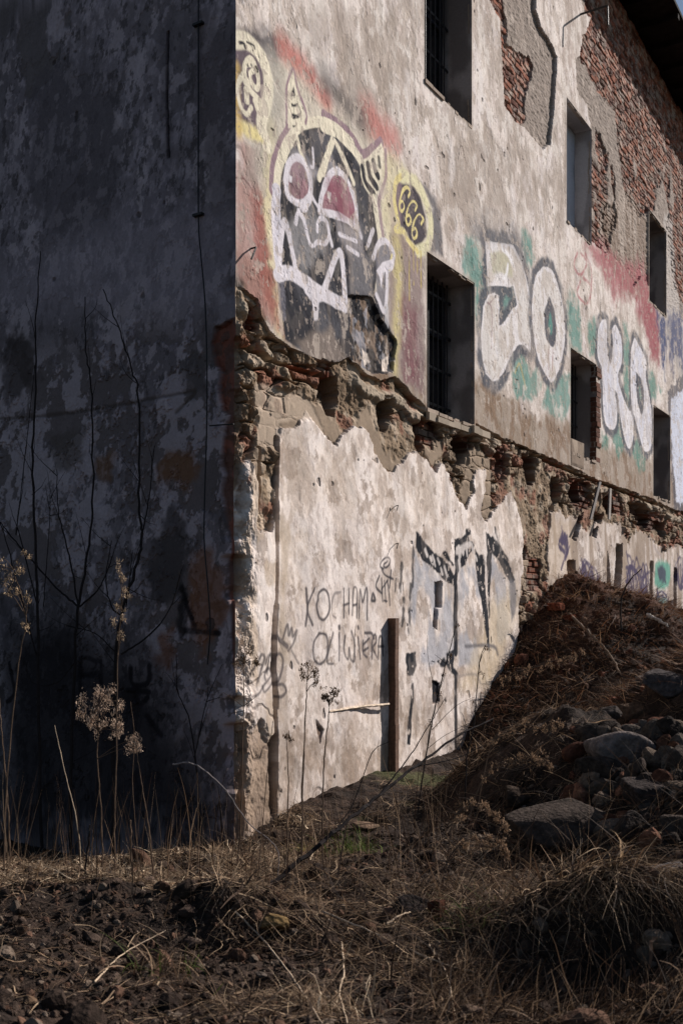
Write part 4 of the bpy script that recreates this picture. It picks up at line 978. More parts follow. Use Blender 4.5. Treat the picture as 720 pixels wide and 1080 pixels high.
# roof: soffit boards, rafters, slopes, gutter
rf = MB(); OV = 0.73; LEN = 24.0; DEP = 9.0
rf.box(rel(-0.3, EAVE_Z + 0.06, OV), U * (LEN + 0.6), -N * (OV + DEP + OV), ZUP * 0.05, (0, 0, 0))
ridge = EAVE_Z + 0.15 + (DEP / 2 + OV) * 0.7
v = [rel(-0.3, EAVE_Z + 0.115, OV), rel(LEN + 0.3, EAVE_Z + 0.115, OV), rel(LEN + 0.3, ridge, -DEP / 2), rel(-0.3, ridge, -DEP / 2), rel(-0.3, EAVE_Z + 0.15, -DEP - OV), rel(LEN + 0.3, EAVE_Z + 0.15, -DEP - OV)]
rf.add(v, [(0, 1, 2, 3), (3, 2, 5, 4)], (0, 0, 0)); rf.add([v[0], v[3], v[4]], [(0, 1, 2)], (0, 0, 0)); rf.add([v[1], v[5], v[2]], [(0, 1, 2)], (0, 0, 0))
roof = rf.build('roof', M_roof, bld)
s0 = 0.2
while s0 < LEN:
    r_ = MB(); r_.box(rel(s0, EAVE_Z - 0.05, OV - 0.02), U * 0.10, -N * (OV - 0.03), ZUP * 0.108, (0, 0, 0)); r_.build('rafter', M_roof, roof); s0 += 0.85
bk = MB()
bk.box(rel(LEN, -0.5, -0.0), U * 0.3, -N * DEP, ZUP * (EAVE_Z + 0.6), C(120, 112, 106)); bk.box(rel(0.02, -0.5, -DEP), U * (LEN - 0.02), N * 0.3, ZUP * (EAVE_Z + 0.6), C(120, 112, 106))
bk.build('back_wall', M_wall, bld)
# pipe bracket high on the wall
sb, zb = on_facade(612, 15)
br = MB(); br.tube([rel(sb, zb, -0.05), rel(sb, zb, 0.40), rel(sb, zb - 0.01, 0.42), rel(sb, zb - 0.30, 0.425)], 0.016, (0, 0, 0), 8)
br.build('lamp_bracket', M_iron, bld)
# rusty upright post and horizontal lath fixed to the lower wall
s0, z0 = on_facade(410, 830); s1, z1 = on_facade(411, 652)
ps = MB(); rp = np.random.RandomState(2)
nz_ = 14; zz = np.linspace(z0 - 0.3, z1, nz_)
for k in range(nz_ - 1):
    ww = 0.075 + rp.uniform(-.004, .004)
    ps.box(rel(s0 + 0.02, zz[k], -0.03), U * ww, N * (0.095 + rp.uniform(-.004, .004)), ZUP * (zz[k + 1] - zz[k] + (0.0)), C(96, 72, 58) * rp.uniform(0.8, 1.1))
ps.build('upright_post', M_wood, bld)
(s0, z0), (s1, z1) = on_facade(348, 750.5), on_facade(407, 742.5)
ls = MB(); ls.tube(curve([rel(s0, z0, -0.01), rel((s0 + s1) / 2, (z0 + z1) / 2 + 0.01, 0.01), rel(s1, z1, 0.03)], 20), 0.014, C(190, 172, 152), 5, 1, 0.5)
ls.build('horizontal_lath', M_wood, bld)
for (px, py) in ((253, 236), (263, 270), (256, 262)): pass
# cable down the side wall with clamps and a little nail
def srel(t, z, out):
    p = V * t + NL * out; return np.array([p[0], p[1], z])
cp = []
for px, py, o_ in ((211, -40, .02), (211, 0, .02), (211, 100, .02), (211, 228, .02), (216, 270, .05), (222, 320, .07), (224, 380, .07), (223, 450, .06), (221, 520, .06), (222, 570, .08), (227, 612, .10), (230, 660, .1), (228, 700, .11)):
    t, z = on_side(px, py); cp.append(srel(float(t), float(z), o_))
cb = MB(); cb.tube(curve(cp, 90), 0.006, (0, 0, 0), 6); cb.build('cable', M_cable, bld)
for px, py in ((212, 27), (212, 228), (212, -50)):
    t, z = on_side(px, py); cl = MB(); cl.box(srel(float(t) - 0.035, float(z), -0.01), V * 0.10, NL * 0.045, ZUP * 0.02, (0, 0, 0)); cl.build('cable_clamp', M_iron, bld)
t0, z0 = on_side(225, 450); cl = MB(); cl.tube([srel(float(t0), float(z0), 0.05), srel(float(t0) - 0.22, float(z0), 0.01)], 0.006, (0, 0, 0), 6); cl.build('iron_rod', M_iron, bld)
# little bent iron hook on the facade near the corner
s0, z0 = on_facade(254, 273); s1, z1 = on_facade(265, 262)
hk = MB(); hk.tube([rel(s1, z1, -0.02), rel(s1, z1, 0.05), rel(s0 + .05, z0, 0.07)], 0.008, (0, 0, 0), 6); hk.build('wall_hook', M_iron, bld)
for (px, py) in ((417, 533), (417, 573)):
    s0, z0 = on_facade(px, py); hk = MB(); hk.tube([rel(s0 - .05, z0 - .06, 0.04), rel(s0, z0, 0.03), rel(s0 + .03, z0 - .005, -.02)], 0.005, (0, 0, 0), 5); hk.build('wall_hook', M_iron, bld)

# ============================================================ GROUND
def sw(x, y):
    dx = x - P0[0]; dy = y - P0[1]
    return dx * U[0] + dy * U[1], dx * N[0] + dy * N[1]
def ground_h(x, y, fine=True):
    x = np.asarray(x, float); y = np.asarray(y, float)
    s, w = sw(x, y)
    h = 0.10 * (fbm(x, y, 0.5, 0.5, 3, 301) - 0.5)
    # main earth mound leaning on the facade
    r = np.sqrt(((s - 7.8) / np.where(s < 7.8, 3.5, 7.0))**2 + ((w - 0.2) / 5.2)**2)
    m1 = 2.25 * np.clip(1 - r, 0, 1)**0.92
    # ridge of it running out to the right
    r2 = np.sqrt(((x - 4.3) / 1.9)**2 + ((y - 10.2) / 2.9)**2)
    m2 = 1.45 * np.clip(1 - r2**1.6, 0, 1)
    r3 = np.sqrt(((x - 3.0) / 1.6)**2 + ((y - 7.8) / 2.1)**2)
    m3 = 0.75 * np.clip(1 - r3**1.5, 0, 1)
    r4 = np.sqrt(((x - 2.05) / 1.15)**2 + ((y - 9.0) / 1.9)**2)
    m4 = 0.72 * np.clip(1 - r4**1.5, 0, 1)
    h = h + (m1**3 + m2**3 + m3**3 + m4**3)**(1 / 3)
    ash = (x - P0[0]) * -0.52 + (y - P0[1]) * 0.854
    h = h - 0.50 * sstep(0.0, 0.9, ash) * sstep(-0.15, -0.9, x - P0[0])
    h = h - 0.20 * np.exp(-(((x + 1.0) / 1.5)**2 + ((y - 7.6) / 1.3)**2))
    # unseen bank added outside the picture on the right to shade the rubble heap
    h = h + 2.2 * np.exp(-((x - 6.4) / 1.35)**2) * sstep(3.6, 6.0, y) * sstep(13.0, 10.0, y)
    # overhanging tussock bank, near hollows and swells
    h = h + 0.34 * np.exp(-((((x - 1.5) * 0.94 + (y - 5.2) * -0.34) / 0.60)**2 + (((x - 1.5) * 0.34 + (y - 5.2) * 0.94) / 0.24)**2)) + 0.25 * np.exp(-(((x - 2.2) / 0.6)**2 + ((y - 4.8) / 0.6)**2))
    h = h - 0.36 * np.exp(-(((x - 1.0) / 0.34)**2 + ((y - 4.70) / 0.25)**2))
    h = h + 0.16 * np.exp(-(((x + 0.55) / 0.35)**2 + ((y - 5.7) / 0.25)**2)) - 0.13 * np.exp(-(((x + 0.5) / 0.5)**2 + ((y - 5.2) / 0.25)**2))
    h = h + 0.10 * np.exp(-((y - 3.6) / 0.5)**2) + 0.12 * np.exp(-(((x + 1.6) / 0.7)**2 + ((y - 5.9) / 0.6)**2))
    h = h + 0.06 * np.exp(-(w / 0.35)**2) * (s > 0) * (s < 6)
    if fine:
        amp = np.exp(-((x / 9)**2 + ((y - 8) / 10)**2))
        h = h + amp * (0.20 * (fbm(x, y, 1.6, 1.6, 4, 302) - 0.5) + 0.10 * (fbm(x, y, 6, 6, 4, 303, 0.65) - 0.5))
        mm = np.clip(m1 + m2 + m3 + m4, 0, 1)
        h = h + amp * mm * (0.42 * (fbm(x, y, 1.1, 1.1, 4, 304, 0.6) - 0.5) + 0.32 * (fbm(x, y, 3.0, 3.0, 4, 305, 0.6) - 0.5))
        h = h + amp * 0.05 * np.clip(fbm(x, y, 9, 9, 3, 306) - 0.45, 0, 1)
    return h
def grow(lo, hi, step, far, n=14):
    c = np.arange(lo, hi, step); g = np.geomspace(0.3, far, n)
    return np.concatenate([(lo - g)[::-1], c, c[-1] + g])
gx = grow(-4.5, 9.5, 0.032, 500); gy = grow(2.6, 18, 0.034, 500)
X, Y = np.meshgrid(gx, gy)
HZ = ground_h(X, Y)
s_, w_ = sw(X, Y)
soil = np.empty(X.shape + (3,), np.float32); soil[:] = C(40, 33, 29)
k1 = fbm(X, Y, 2.2, 2.2, 5, 311); k2 = fbm(X, Y, 9, 9, 4, 312)
def bl(c, m, a): 
    global soil
    m = (m * a)[..., None]; soil = soil * (1 - m) + c * m
bl(C(60, 48, 41), sstep(0.45, 0.65, k1), 0.7); bl(C(30, 25, 23), sstep(0.5, 0.62, k2), 0.6); bl(C(78, 61, 50), sstep(0.64, 0.7, k2), 0.4)
bl(C(84, 56, 43), np.clip(HZ - 1.0, 0, 1) * sstep(0.35, 0.5, k1), 0.8)
bl(C(76, 84, 48), sstep(0.60, 0.70, fbm(X, Y, 1.3, 1.3, 4, 313)) * (np.abs(w_) < 0.8) * (s_ > 1) * (s_ < 3), 0.4)
ig = np.arange(X.size).reshape(X.shape)
qg = np.stack([ig[:-1, :-1], ig[:-1, 1:], ig[1:, 1:], ig[1:, :-1]], -1).reshape(-1, 4)
g = np_mesh('ground', np.stack([X, Y, HZ], -1).reshape(-1, 3), qg, M_soil, soil.reshape(-1, 3))
tag(g, 'dark brown rubble strewn soil with an earth mound against the wall', None, None, 'structure')

# ============================================================ stones
def ico(sub):
    t = (1 + 5**0.5) / 2
    v = np.array([(-1, t, 0), (1, t, 0), (-1, -t, 0), (1, -t, 0), (0, -1, t), (0, 1, t), (0, -1, -t), (0, 1, -t), (t, 0, -1), (t, 0, 1), (-t, 0, -1), (-t, 0, 1)], float)
    f = np.array([(0, 11, 5), (0, 5, 1), (0, 1, 7), (0, 7, 10), (0, 10, 11), (1, 5, 9), (5, 11, 4), (11, 10, 2), (10, 7, 6), (7, 1, 8), (3, 9, 4), (3, 4, 2), (3, 2, 6), (3, 6, 8), (3, 8, 9), (4, 9, 5), (2, 4, 11), (6, 2, 10), (8, 6, 7), (9, 8, 1)])
    v /= np.linalg.norm(v, axis=1)[:, None]
    for _ in range(sub):
        e = {}; nf_ = []; v = list(v)
        def mid(a, b):
            k = (min(a, b), max(a, b))
            if k not in e: m = v[a] + v[b]; v.append(m / np.linalg.norm(m)); e[k] = len(v) - 1
            return e[k]
        for a, b, c in f:
            x, y, z = mid(a, b), mid(b, c), mid(c, a); nf_ += [(a, x, z), (b, y, x), (c, z, y), (x, y, z)]
        v = np.array(v); f = np.array(nf_)
    return v, f
ICO = {k: ico(k) for k in (1, 2, 4)}
def rock(seed, sub=4, sharp=9, planes=14, rough=0.06):
    r = np.random.RandomState(seed); v, f = ICO[sub]
    n = r.normal(size=(planes, 3)); n /= np.linalg.norm(n, axis=1)[:, None]; h = r.uniform(0.62, 1.0, planes)
    d = np.clip(v @ n.T, 1e-3, None) / h
    rad = 1.0 / (np.sum(d**sharp, 1)**(1 / sharp)); rad = np.minimum(rad, 1.3)
    p = v * rad[:, None]
    if rough:
        nn = fbm(p[:, 0] * 1.0 + seed, p[:, 1] + p[:, 2] * 0.7, 2.2, 2.2, 4, seed) + fbm(p[:, 2] + 5, p[:, 0] - p[:, 1] * 0.6 + seed, 2.2, 2.2, 4, seed + 1) - 1
        p = p * (1 + rough * 2 * nn)[:, None]
    return p, f
def rot(ax, ay, az):
    cx, sx, cy, sy, cz, sz = cos(ax), sin(ax), cos(ay), sin(ay), cos(az), sin(az)
    return np.array([[cz, -sz, 0], [sz, cz, 0], [0, 0, 1]]) @ np.array([[cy, 0, sy], [0, 1, 0], [-sy, 0, cy]]) @ np.array([[1, 0, 0], [0, cx, -sx], [0, sx, cx]])
def stone_cols(p, seed, c):
    n = fbm(p[:, 0] * 2 + seed, p[:, 1] * 2 + p[:, 2] * 1.5, 1.5, 1.5, 4, seed)[:, None]
    up = 0
    return np.asarray(c) * np.array([0.50, 0.45, 0.42]) * (0.6 + 0.8 * n)
# pixel centre, half-width px, half-height px, distance, colour, label
BOULD = [
    (655, 788, 34, 27, 8.0, C(128, 124, 124), 0.9, 'large rounded grey boulder on the rubble heap below the mound'),
    (602, 868, 56, 30, 7.0, C(84, 78, 74), 0.75, 'broad dark slab shaped boulder lying low on the rubble heap'),
    (698, 940, 34, 30, 5.2, C(112, 110, 112), 1.0, 'blocky pale grey stone at the lower right edge beside the straw tussock'),
    (661, 912, 25, 16, 6.6, C(80, 74, 72), 0.8, 'flat stone wedged between the dark slab and the blocky grey stone'),
    (686, 832, 32, 14, 7.6, C(74, 70, 70), 0.7, 'long dark block lying under the rounded boulder'),
    (632, 812, 22, 14, 7.9, C(72, 68, 66), 0.8, 'dark angular stone left of and under the rounded boulder'),
    (668, 748, 20, 9, 9.0, C(106, 92, 80), 0.6, 'flat brownish slab above the rounded boulder'),
    (640, 754, 12, 9, 9.1, C(92, 88, 86), 0.9, 'small grey stone at the left end of the flat brown slab'),
    (693, 772, 16, 14, 8.6, C(126, 110, 98), 0.9, 'sunlit tan stone to the right of the rounded boulder'),
    (703, 720, 24, 14, 9.2, C(94, 92, 94), 0.7, 'grey slab tilting up at the right edge of the picture'),
    (678, 718, 9, 8, 9.4, C(116, 110, 106), 0.9, 'pale little block standing beside the tilted grey slab'),
    (712, 802, 14, 16, 7.9, C(90, 84, 80), 0.9, 'brown stone cut by the right edge beside the rounded boulder'),
    (712, 868, 18, 14, 6.9, C(86, 80, 76), 0.8, 'dark stone at the right edge above the blocky grey stone'),
    (668, 870, 22, 16, 7.1, C(70, 66, 64), 0.8, 'dark stone touching the right end of the broad slab'),
    (545, 842, 20, 12, 7.6, C(72, 64, 58), 0.8, 'dark earthy lump at the left end of the rubble heap'),
    (547, 776, 12, 11, 9.2, C(80, 74, 68), 0.8, 'square dull block half buried in the shaded mound flank'),
    (428, 958, 22, 16, 5.85, C(62, 58, 58), 0.9, 'dark ribbed lump of stone in the dry grass below the wall'),
    (460, 962, 9, 15, 5.8, C(92, 62, 50), 0.8, 'broken red brick standing on end in the dry grass'),
    (247, 940, 13, 5, 6.0, C(150, 132, 104), 0.7, 'pale sandy stone on top of the small bank near the corner'),
    (288, 968, 17, 9, 5.75, C(136, 118, 84), 0.7, 'yellowish weathered slab sloping down the small bank'),
    (385, 872, 14, 3.5, 7.2, C(128, 112, 98), 0.6, 'thin flat tile fragment lying below the wall foot'),
    (525, 945, 12, 4, 5.7, C(128, 110, 90), 0.8, 'flat tan stone left of the straw tussock'),
    (276, 1028, 7, 5, 4.75, C(112, 106, 100), 0.9, 'smooth grey pebble in bare soil at the picture bottom'),
    (31, 1056, 9, 6, 4.5, C(128, 110, 92), 0.8, 'tan pebble at the bottom left corner'),
    (241, 1037, 5, 4, 4.65, C(122, 106, 92), 0.8, 'small tan pebble left of the smooth grey pebble'),
    (355, 1062, 9, 7, 4.4, C(88, 78, 70), 0.9, 'brown stone in bare soil at the bottom centre'),
    (496, 1070, 16, 9, 4.4, C(118, 104, 94), 0.8, 'rounded pale stone at the bottom edge under the dead stalks'),
    (590, 700, 10, 6, 11.0, C(96, 70, 56), 0.8, 'reddish clod on the mound above the dry grass'),
    (586, 640, 9, 5, 12.6, C(150, 92, 72), 0.7, 'red brick fragment near the top of the mound'),
    (600, 652, 7, 4, 12.4, C(140, 86, 68), 0.7, 'small red brick fragment just right below the mound top'),
]
for i, (px, py, hw, hh, dep, c, flat, lb) in enumerate(BOULD):
    rx = hw / F * dep; rz = hh / F * dep
    # push it along its sight line until it rests on the ground
    best = None
    for dd in np.linspace(dep * 0.80, dep * 1.25, 60):
        p = at(px, py, dd); g_ = float(ground_h(p[0], p[1])); e = abs((p[2] - hh / F * dd * 0.48) - g_)
        if best is None or e < best[0]: best = (e, dd, g_)
    dd = best[1]; rx = hw / F * dd; rz = hh / F * dd
    p = at(px, py, dd); p[2] = min(p[2], best[2] + rz * 0.48)
    sharp = 14 if 'block' in lb or 'brick' in lb or 'slab' in lb else 8
    v, f = rock(500 + i, 4, sharp, 12, 0.05)
    rr = np.random.RandomState(i)
    if 'brick' in lb or 'block' in lb:
        v = ICO[4][0]; q = np.abs(v @ rot(0.1, 0.1, 0.3).T); v = v / (np.sum(q**10, 1)**0.1)[:, None]
        n_ = fbm(v[:, 0] + v[:, 2], v[:, 1] - v[:, 2] * .7, 2, 2, 4, i); v = v * (0.85 + 0.25 * n_)[:, None]; f = ICO[4][1]
        v *= 0.85
    R = rot(rr.uniform(-.12, .12), rr.uniform(-.15, .15), rr.uniform(-0.5, 0.5))
    vv = (v * np.array([rx, rx * 0.85, rz])) @ R.T
    nm = 'brick_fragment' if 'brick' in lb else ('boulder' if hw > 15 else 'stone')
    o = np_mesh(nm, vv, f, M_rock, stone_cols(v, i, c)); o.location = p
    tag(o, lb, 'brick' if 'brick' in lb else ('boulder' if hw > 15 else 'stone'), None)
# uncountable small stones, clods, chips
def scatter(name, n, region_fn, size, colors, seed, lb, flat=0.7, sub=1):
    r = np.random.RandomState(seed); x, y = region_fn(r, n)
    n = len(x); z = ground_h(x, y)
    protos = [rock(900 + k + seed, sub, 10, 9, 0.0)[0] for k in range(8)]; f = ICO[sub][1]
    V_, F_, C_ = [], [], []; nv = len(protos[0])
    sz = size(r, n, x, y); colors = np.array(colors)
    for i in range(n):
        p = protos[i % 8]; R = rot(r.uniform(-1, 1), r.uniform(-1, 1), r.uniform(0, 6.28))
        q = (p * np.array([1, r.uniform(.6, 1), r.uniform(.4, .9)])) @ R.T * sz[i]
        V_.append(q + (x[i], y[i], z[i] + sz[i] * 0.15)); F_.append(f + i * nv); C_.append(np.tile(colors[r.randint(len(colors))] * r.uniform(0.6, 1.15), (nv, 1)))
    o = np_mesh(name, np.vstack(V_), np.vstack(F_), M_rock, np.vstack(C_)); tag(o, lb, None, None, 'stuff'); return o
def reg_front(r, n):
    d = r.uniform(3.7, 8.2, n)**1; px = r.uniform(-30, 760, n); x = (px - CX) / F * d; y = d
    s, w = sw(x, y); k = (fbm(x, y, 0.9, 0.9, 3, 331) > 0.40) & (w > -0.0) | (s < -0.3)
    return x[k], y[k]
scatter('gravel', 12000, reg_front, lambda r, n, x, y: np.exp(r.normal(-4.5, 0.6, n)), [C(74, 62, 54), C(60, 50, 44), C(98, 86, 76), C(46, 38, 34), C(52, 43, 38), C(84, 64, 53)], 7, 'small stones and clods of soil scattered over the foreground')
def reg_heap(r, n):
    d = r.uniform(5.4, 8.5, n); px = 800 - 200 * r.uniform(0, 1, n)**0.8; x = (px - CX) / F * d; y = d
    k = (ground_h(x, y, False) > 0.12); return x[k], y[k]
scatter('rubble', 420, reg_heap, lambda r, n, x, y: np.minimum(np.exp(r.normal(-2.75, 0.5, n)), 0.12), [C(62, 55, 50), C(78, 70, 63), C(50, 43, 39), C(76, 50, 40), C(92, 80, 70), C(100, 70, 56)], 9, 'broken stone and brick rubble heaped on the right', sub=2)
def reg_mound(r, n):
    s = r.uniform(4.0, 13, n); w = np.abs(r.normal(0, 2.2, n)) + 0.02; x = P0[0] + s * U[0] + w * N[0]; y = P0[1] + s * U[1] + w * N[1]
    k = ground_h(x, y, False) > 0.3; return x[k], y[k]
scatter('mound_clods', 2600, reg_mound, lambda r, n, x, y: np.exp(r.normal(-3.7, 0.5, n)), [C(78, 58, 47), C(64, 49, 41), C(52, 41, 36), C(100, 80, 66), C(98, 64, 52)], 10, 'clods and chips on the earth mound')

# ============================================================ dry grass and straw
def blades(name, x, y, L, lean, az, wid, cols, lb, seed, zoff=0.0, droop=0.8, seg=4, kind='stuff', parent=None, hbase=None):
    r = np.random.RandomState(seed); n = len(x)
    z = (ground_h(x, y) if hbase is None else hbase) + zoff
    t = np.linspace(0, 1, seg + 1)
    ang = lean[:, None] + droop * r.uniform(0.2, 1, n)[:, None] * t[None] * 1.2
    st_ = (L / seg)[:, None] * np.ones(seg)
    az_t = az[:, None] + np.cumsum(r.normal(0, 0.22, (n, seg + 1)), 1)
    dx = np.sin(ang[:, :-1]) * st_; dz = np.cos(ang[:, :-1]) * st_
    px = np.concatenate([np.zeros((n, 1)), np.cumsum(dx * np.cos(az_t[:, :-1]), 1)], 1) + x[:, None]
    py = np.concatenate([np.zeros((n, 1)), np.cumsum(dx * np.sin(az_t[:, :-1]), 1)], 1) + y[:, None]
    pz = np.concatenate([np.zeros((n, 1)), np.cumsum(dz, 1)], 1) + z[:, None]
    if hbase is None:
        g_ = ground_h(px.ravel(), py.ravel()).reshape(px.shape)
        pz = np.maximum(pz, g_ + 0.006 + 0.02 * r.rand(n, 1))
    wv = r.uniform(0, 2 * np.pi, n); wx = np.cos(wv)[:, None]; wy = np.sin(wv)[:, None]; wz = r.uniform(-.6, .6, n)[:, None]
    ww = (wid * np.exp(r.normal(0, 0.55, n)))[:, None] * (1 - 0.85 * t[None])
    a = np.stack([px - wx * ww, py - wy * ww, pz - wz * ww], -1); b = np.stack([px + wx * ww, py + wy * ww, pz + wz * ww], -1)
    v = np.stack([a, b], 2).reshape(-1, 3)
    i0 = (np.arange(n) * (seg + 1) * 2)[:, None] + (np.arange(seg) * 2)[None]
    f = np.stack([i0, i0 + 1, i0 + 3, i0 + 2], -1).reshape(-1, 4)
    cl = np.asarray(cols)[r.randint(len(cols), size=n)] * r.uniform(0.6, 1.2, n)[:, None]
    o = np_mesh(name, v, f, M_grass, np.repeat(cl, (seg + 1) * 2, 0), parent)
    if kind: tag(o, lb, None, None, kind)
    return o
STRAW = [C(172, 148, 121), C(136, 113, 91), C(206, 184, 156), C(92, 74, 58), C(70, 55, 44), C(108, 86, 66)]
DKST = [C(76, 58, 45), C(58, 45, 37), C(100, 80, 63), C(46, 36, 31), C(142, 119, 97)]
rg = np.random.RandomState(77)
def dens(x, y, f, th, seed): return fbm(x, y, f, f, 4, seed) > th
def inside_ok(x, y):
    s, w = sw(x, y); return ((w > 0.02) | (s < -0.02))
# lit strip left of the corner and along the wall foot
n = 20000; d = rg.uniform(5.9, 8.6, n); px = rg.uniform(-20, 330, n); x = (px - CX) / F * d; y = d
k = inside_ok(x, y) & dens(x, y, 1.4, 0.40, 401); x, y = x[k], y[k]; n = len(x)
blades('dry_grass', x, y, rg.uniform(0.05, 0.22, n), np.abs(rg.normal(1.3, 0.35, n)), rg.uniform(0, 6.28, n), rg.uniform(0.0012, 0.0032, n), STRAW, 'pale dry grass matted along the foot of the walls', 1)
n = 16000; d = rg.uniform(4.0, 9.5, n)**1.0; px = rg.uniform(230, 620, n); x = (px - CX) / F * d; y = d
k = inside_ok(x, y) & dens(x, y, 1.1, 0.44, 402) & ((y > 5.2) | dens(x, y, 1.0, 0.5, 409)); x, y = x[k], y[k]; n = len(x)
blades('straw_litter', x, y, rg.uniform(0.08, 0.38, n), np.abs(rg.normal(1.3, 0.35, n)), rg.uniform(0, 6.28, n), rg.uniform(0.0012, 0.003, n), DKST + STRAW[:2], 'tangled brown straw litter below the sunlit wall', 2)
n = 6000; d = rg.uniform(3.8, 6.2, n); px = rg.uniform(-20, 740, n); x = (px - CX) / F * d; y = d
k = dens(x, y, 1.5, 0.52, 403); x, y = x[k], y[k]; n = len(x)
blades('straw_litter', x, y, rg.uniform(0.05, 0.25, n), np.abs(rg.normal(1.3, 0.35, n)), rg.uniform(0, 6.28, n), rg.uniform(0.001, 0.0026, n), DKST + DKST + STRAW[:1], 'scraps of straw on the bare foreground soil', 3)
# mound: rooty dead grass hanging downhill
n = 26000; s = rg.uniform(3.6, 13, n); w = np.abs(rg.normal(0, 2.4, n)) + 0.03; x = P0[0] + s * U[0] + w * N[0]; y = P0[1] + s * U[1] + w * N[1]
hh_ = ground_h(x, y, False); k = (hh_ > 0.15) & dens(x, y, 1.0, 0.45, 404); x, y = x[k], y[k]; n = len(x)
e_ = 0.1; gxh = (ground_h(x + e_, y, False) - ground_h(x - e_, y, False)); gyh = (ground_h(x, y + e_, False) - ground_h(x, y - e_, False))
blades('mound_grass', x, y, rg.uniform(0.10, 0.42, n), np.abs(rg.normal(1.2, 0.35, n)), np.arctan2(-gyh, -gxh) + rg.normal(0, 0.6, n), rg.uniform(0.0014, 0.0036, n), [C(90, 60, 44), C(68, 47, 36), C(52, 38, 31), C(112, 78, 57), C(150, 120, 94)], 'rusty brown dead grass and roots draped over the earth mound', 4)
# right foreground grass
n = 11000; d = rg.uniform(4.0, 7.2, n); px = rg.uniform(430, 760, n); x = (px - CX) / F * d; y = d
k = dens(x, y, 1.2, 0.47, 405); x, y = x[k], y[k]; n = len(x)
blades('dry_grass', x, y, rg.uniform(0.08, 0.35, n), np.abs(rg.normal(1.0, 0.45, n)), rg.normal(-0.5, 1.2, n), rg.uniform(0.0012, 0.003, n), DKST, 'dull brown grass around the rubble at the lower right', 5)
# hanging tussock
def tussock(cx, cy, n, L, az0, spread, lb, seed, cols=STRAW, rad=0.16, ln=(0.5, 0.4), nm='grass_tussock', grp=None, crest=0.0):
    r = np.random.RandomState(seed); tt = r.uniform(-1, 1, n) * crest; x = cx + r.normal(0, rad, n) + tt * 0.94; y = cy + r.normal(0, rad * 0.8, n) - tt * 0.34
    o = blades(nm, x - cx, y - cy, r.uniform(0.5, 1.0, n) * L, np.abs(r.normal(ln[0], ln[1], n)), r.normal(az0, spread, n), r.uniform(0.0012, 0.0028, n), cols, None, seed, droop=1.9, seg=7, kind=None, hbase=ground_h(x, y) - float(ground_h(cx, cy)) - 0.01)
    o.location = (cx, cy, float(ground_h(cx, cy)))
    tag(o, lb, 'grass tussock', grp)
tussock(1.55, 5.22, 1700, 0.62, -1.05, 0.6, 'large straw tussock spilling down over a dark hollow at the lower right', 21, DKST + STRAW[:1], 0.10, (1.25, 0.4), crest=0.55)
tussock(0.72, 5.3, 260, 0.35, -1.6, 1.5, 'small straw tussock to the left of the big overhanging one', 22, DKST + [C(96, 104, 60)], 0.1)
tussock(0.10, 7.55, 240, 0.30, 0, 3, 'fresh green grass tuft at the foot of the white plaster', 23, [C(84, 100, 44), C(104, 116, 56), C(70, 84, 40)], 0.09)
tussock(-0.28, 7.75, 120, 0.2, 0, 3, 'low green and yellow grass tuft nearer the groove in the plaster', 24, [C(96, 104, 54), C(150, 130, 80)], 0.08)
tussock(-0.05, 4.25, 200, 0.3, 2.0, 1.0, 'limp pale grass tuft at the bottom centre', 25, STRAW, 0.1)
tussock(-0.85, 4.75, 220, 0.32, -1.2, 1.1, 'bent straw tuft in the dark hollow at the lower left', 26, DKST + [C(80, 92, 44)], 0.12)
tussock(2.05, 4.7, 500, 0.34, -1.0, 1.0, 'straw tussock at the lower right edge in front of the blocky stone', 27, DKST, 0.18, (1.1, 0.4))
tussock(3.05, 11.2, 400, 0.5, -2.0, 1.0, 'dark grass clump hanging on the shaded face of the mound', 28, DKST, 0.2)

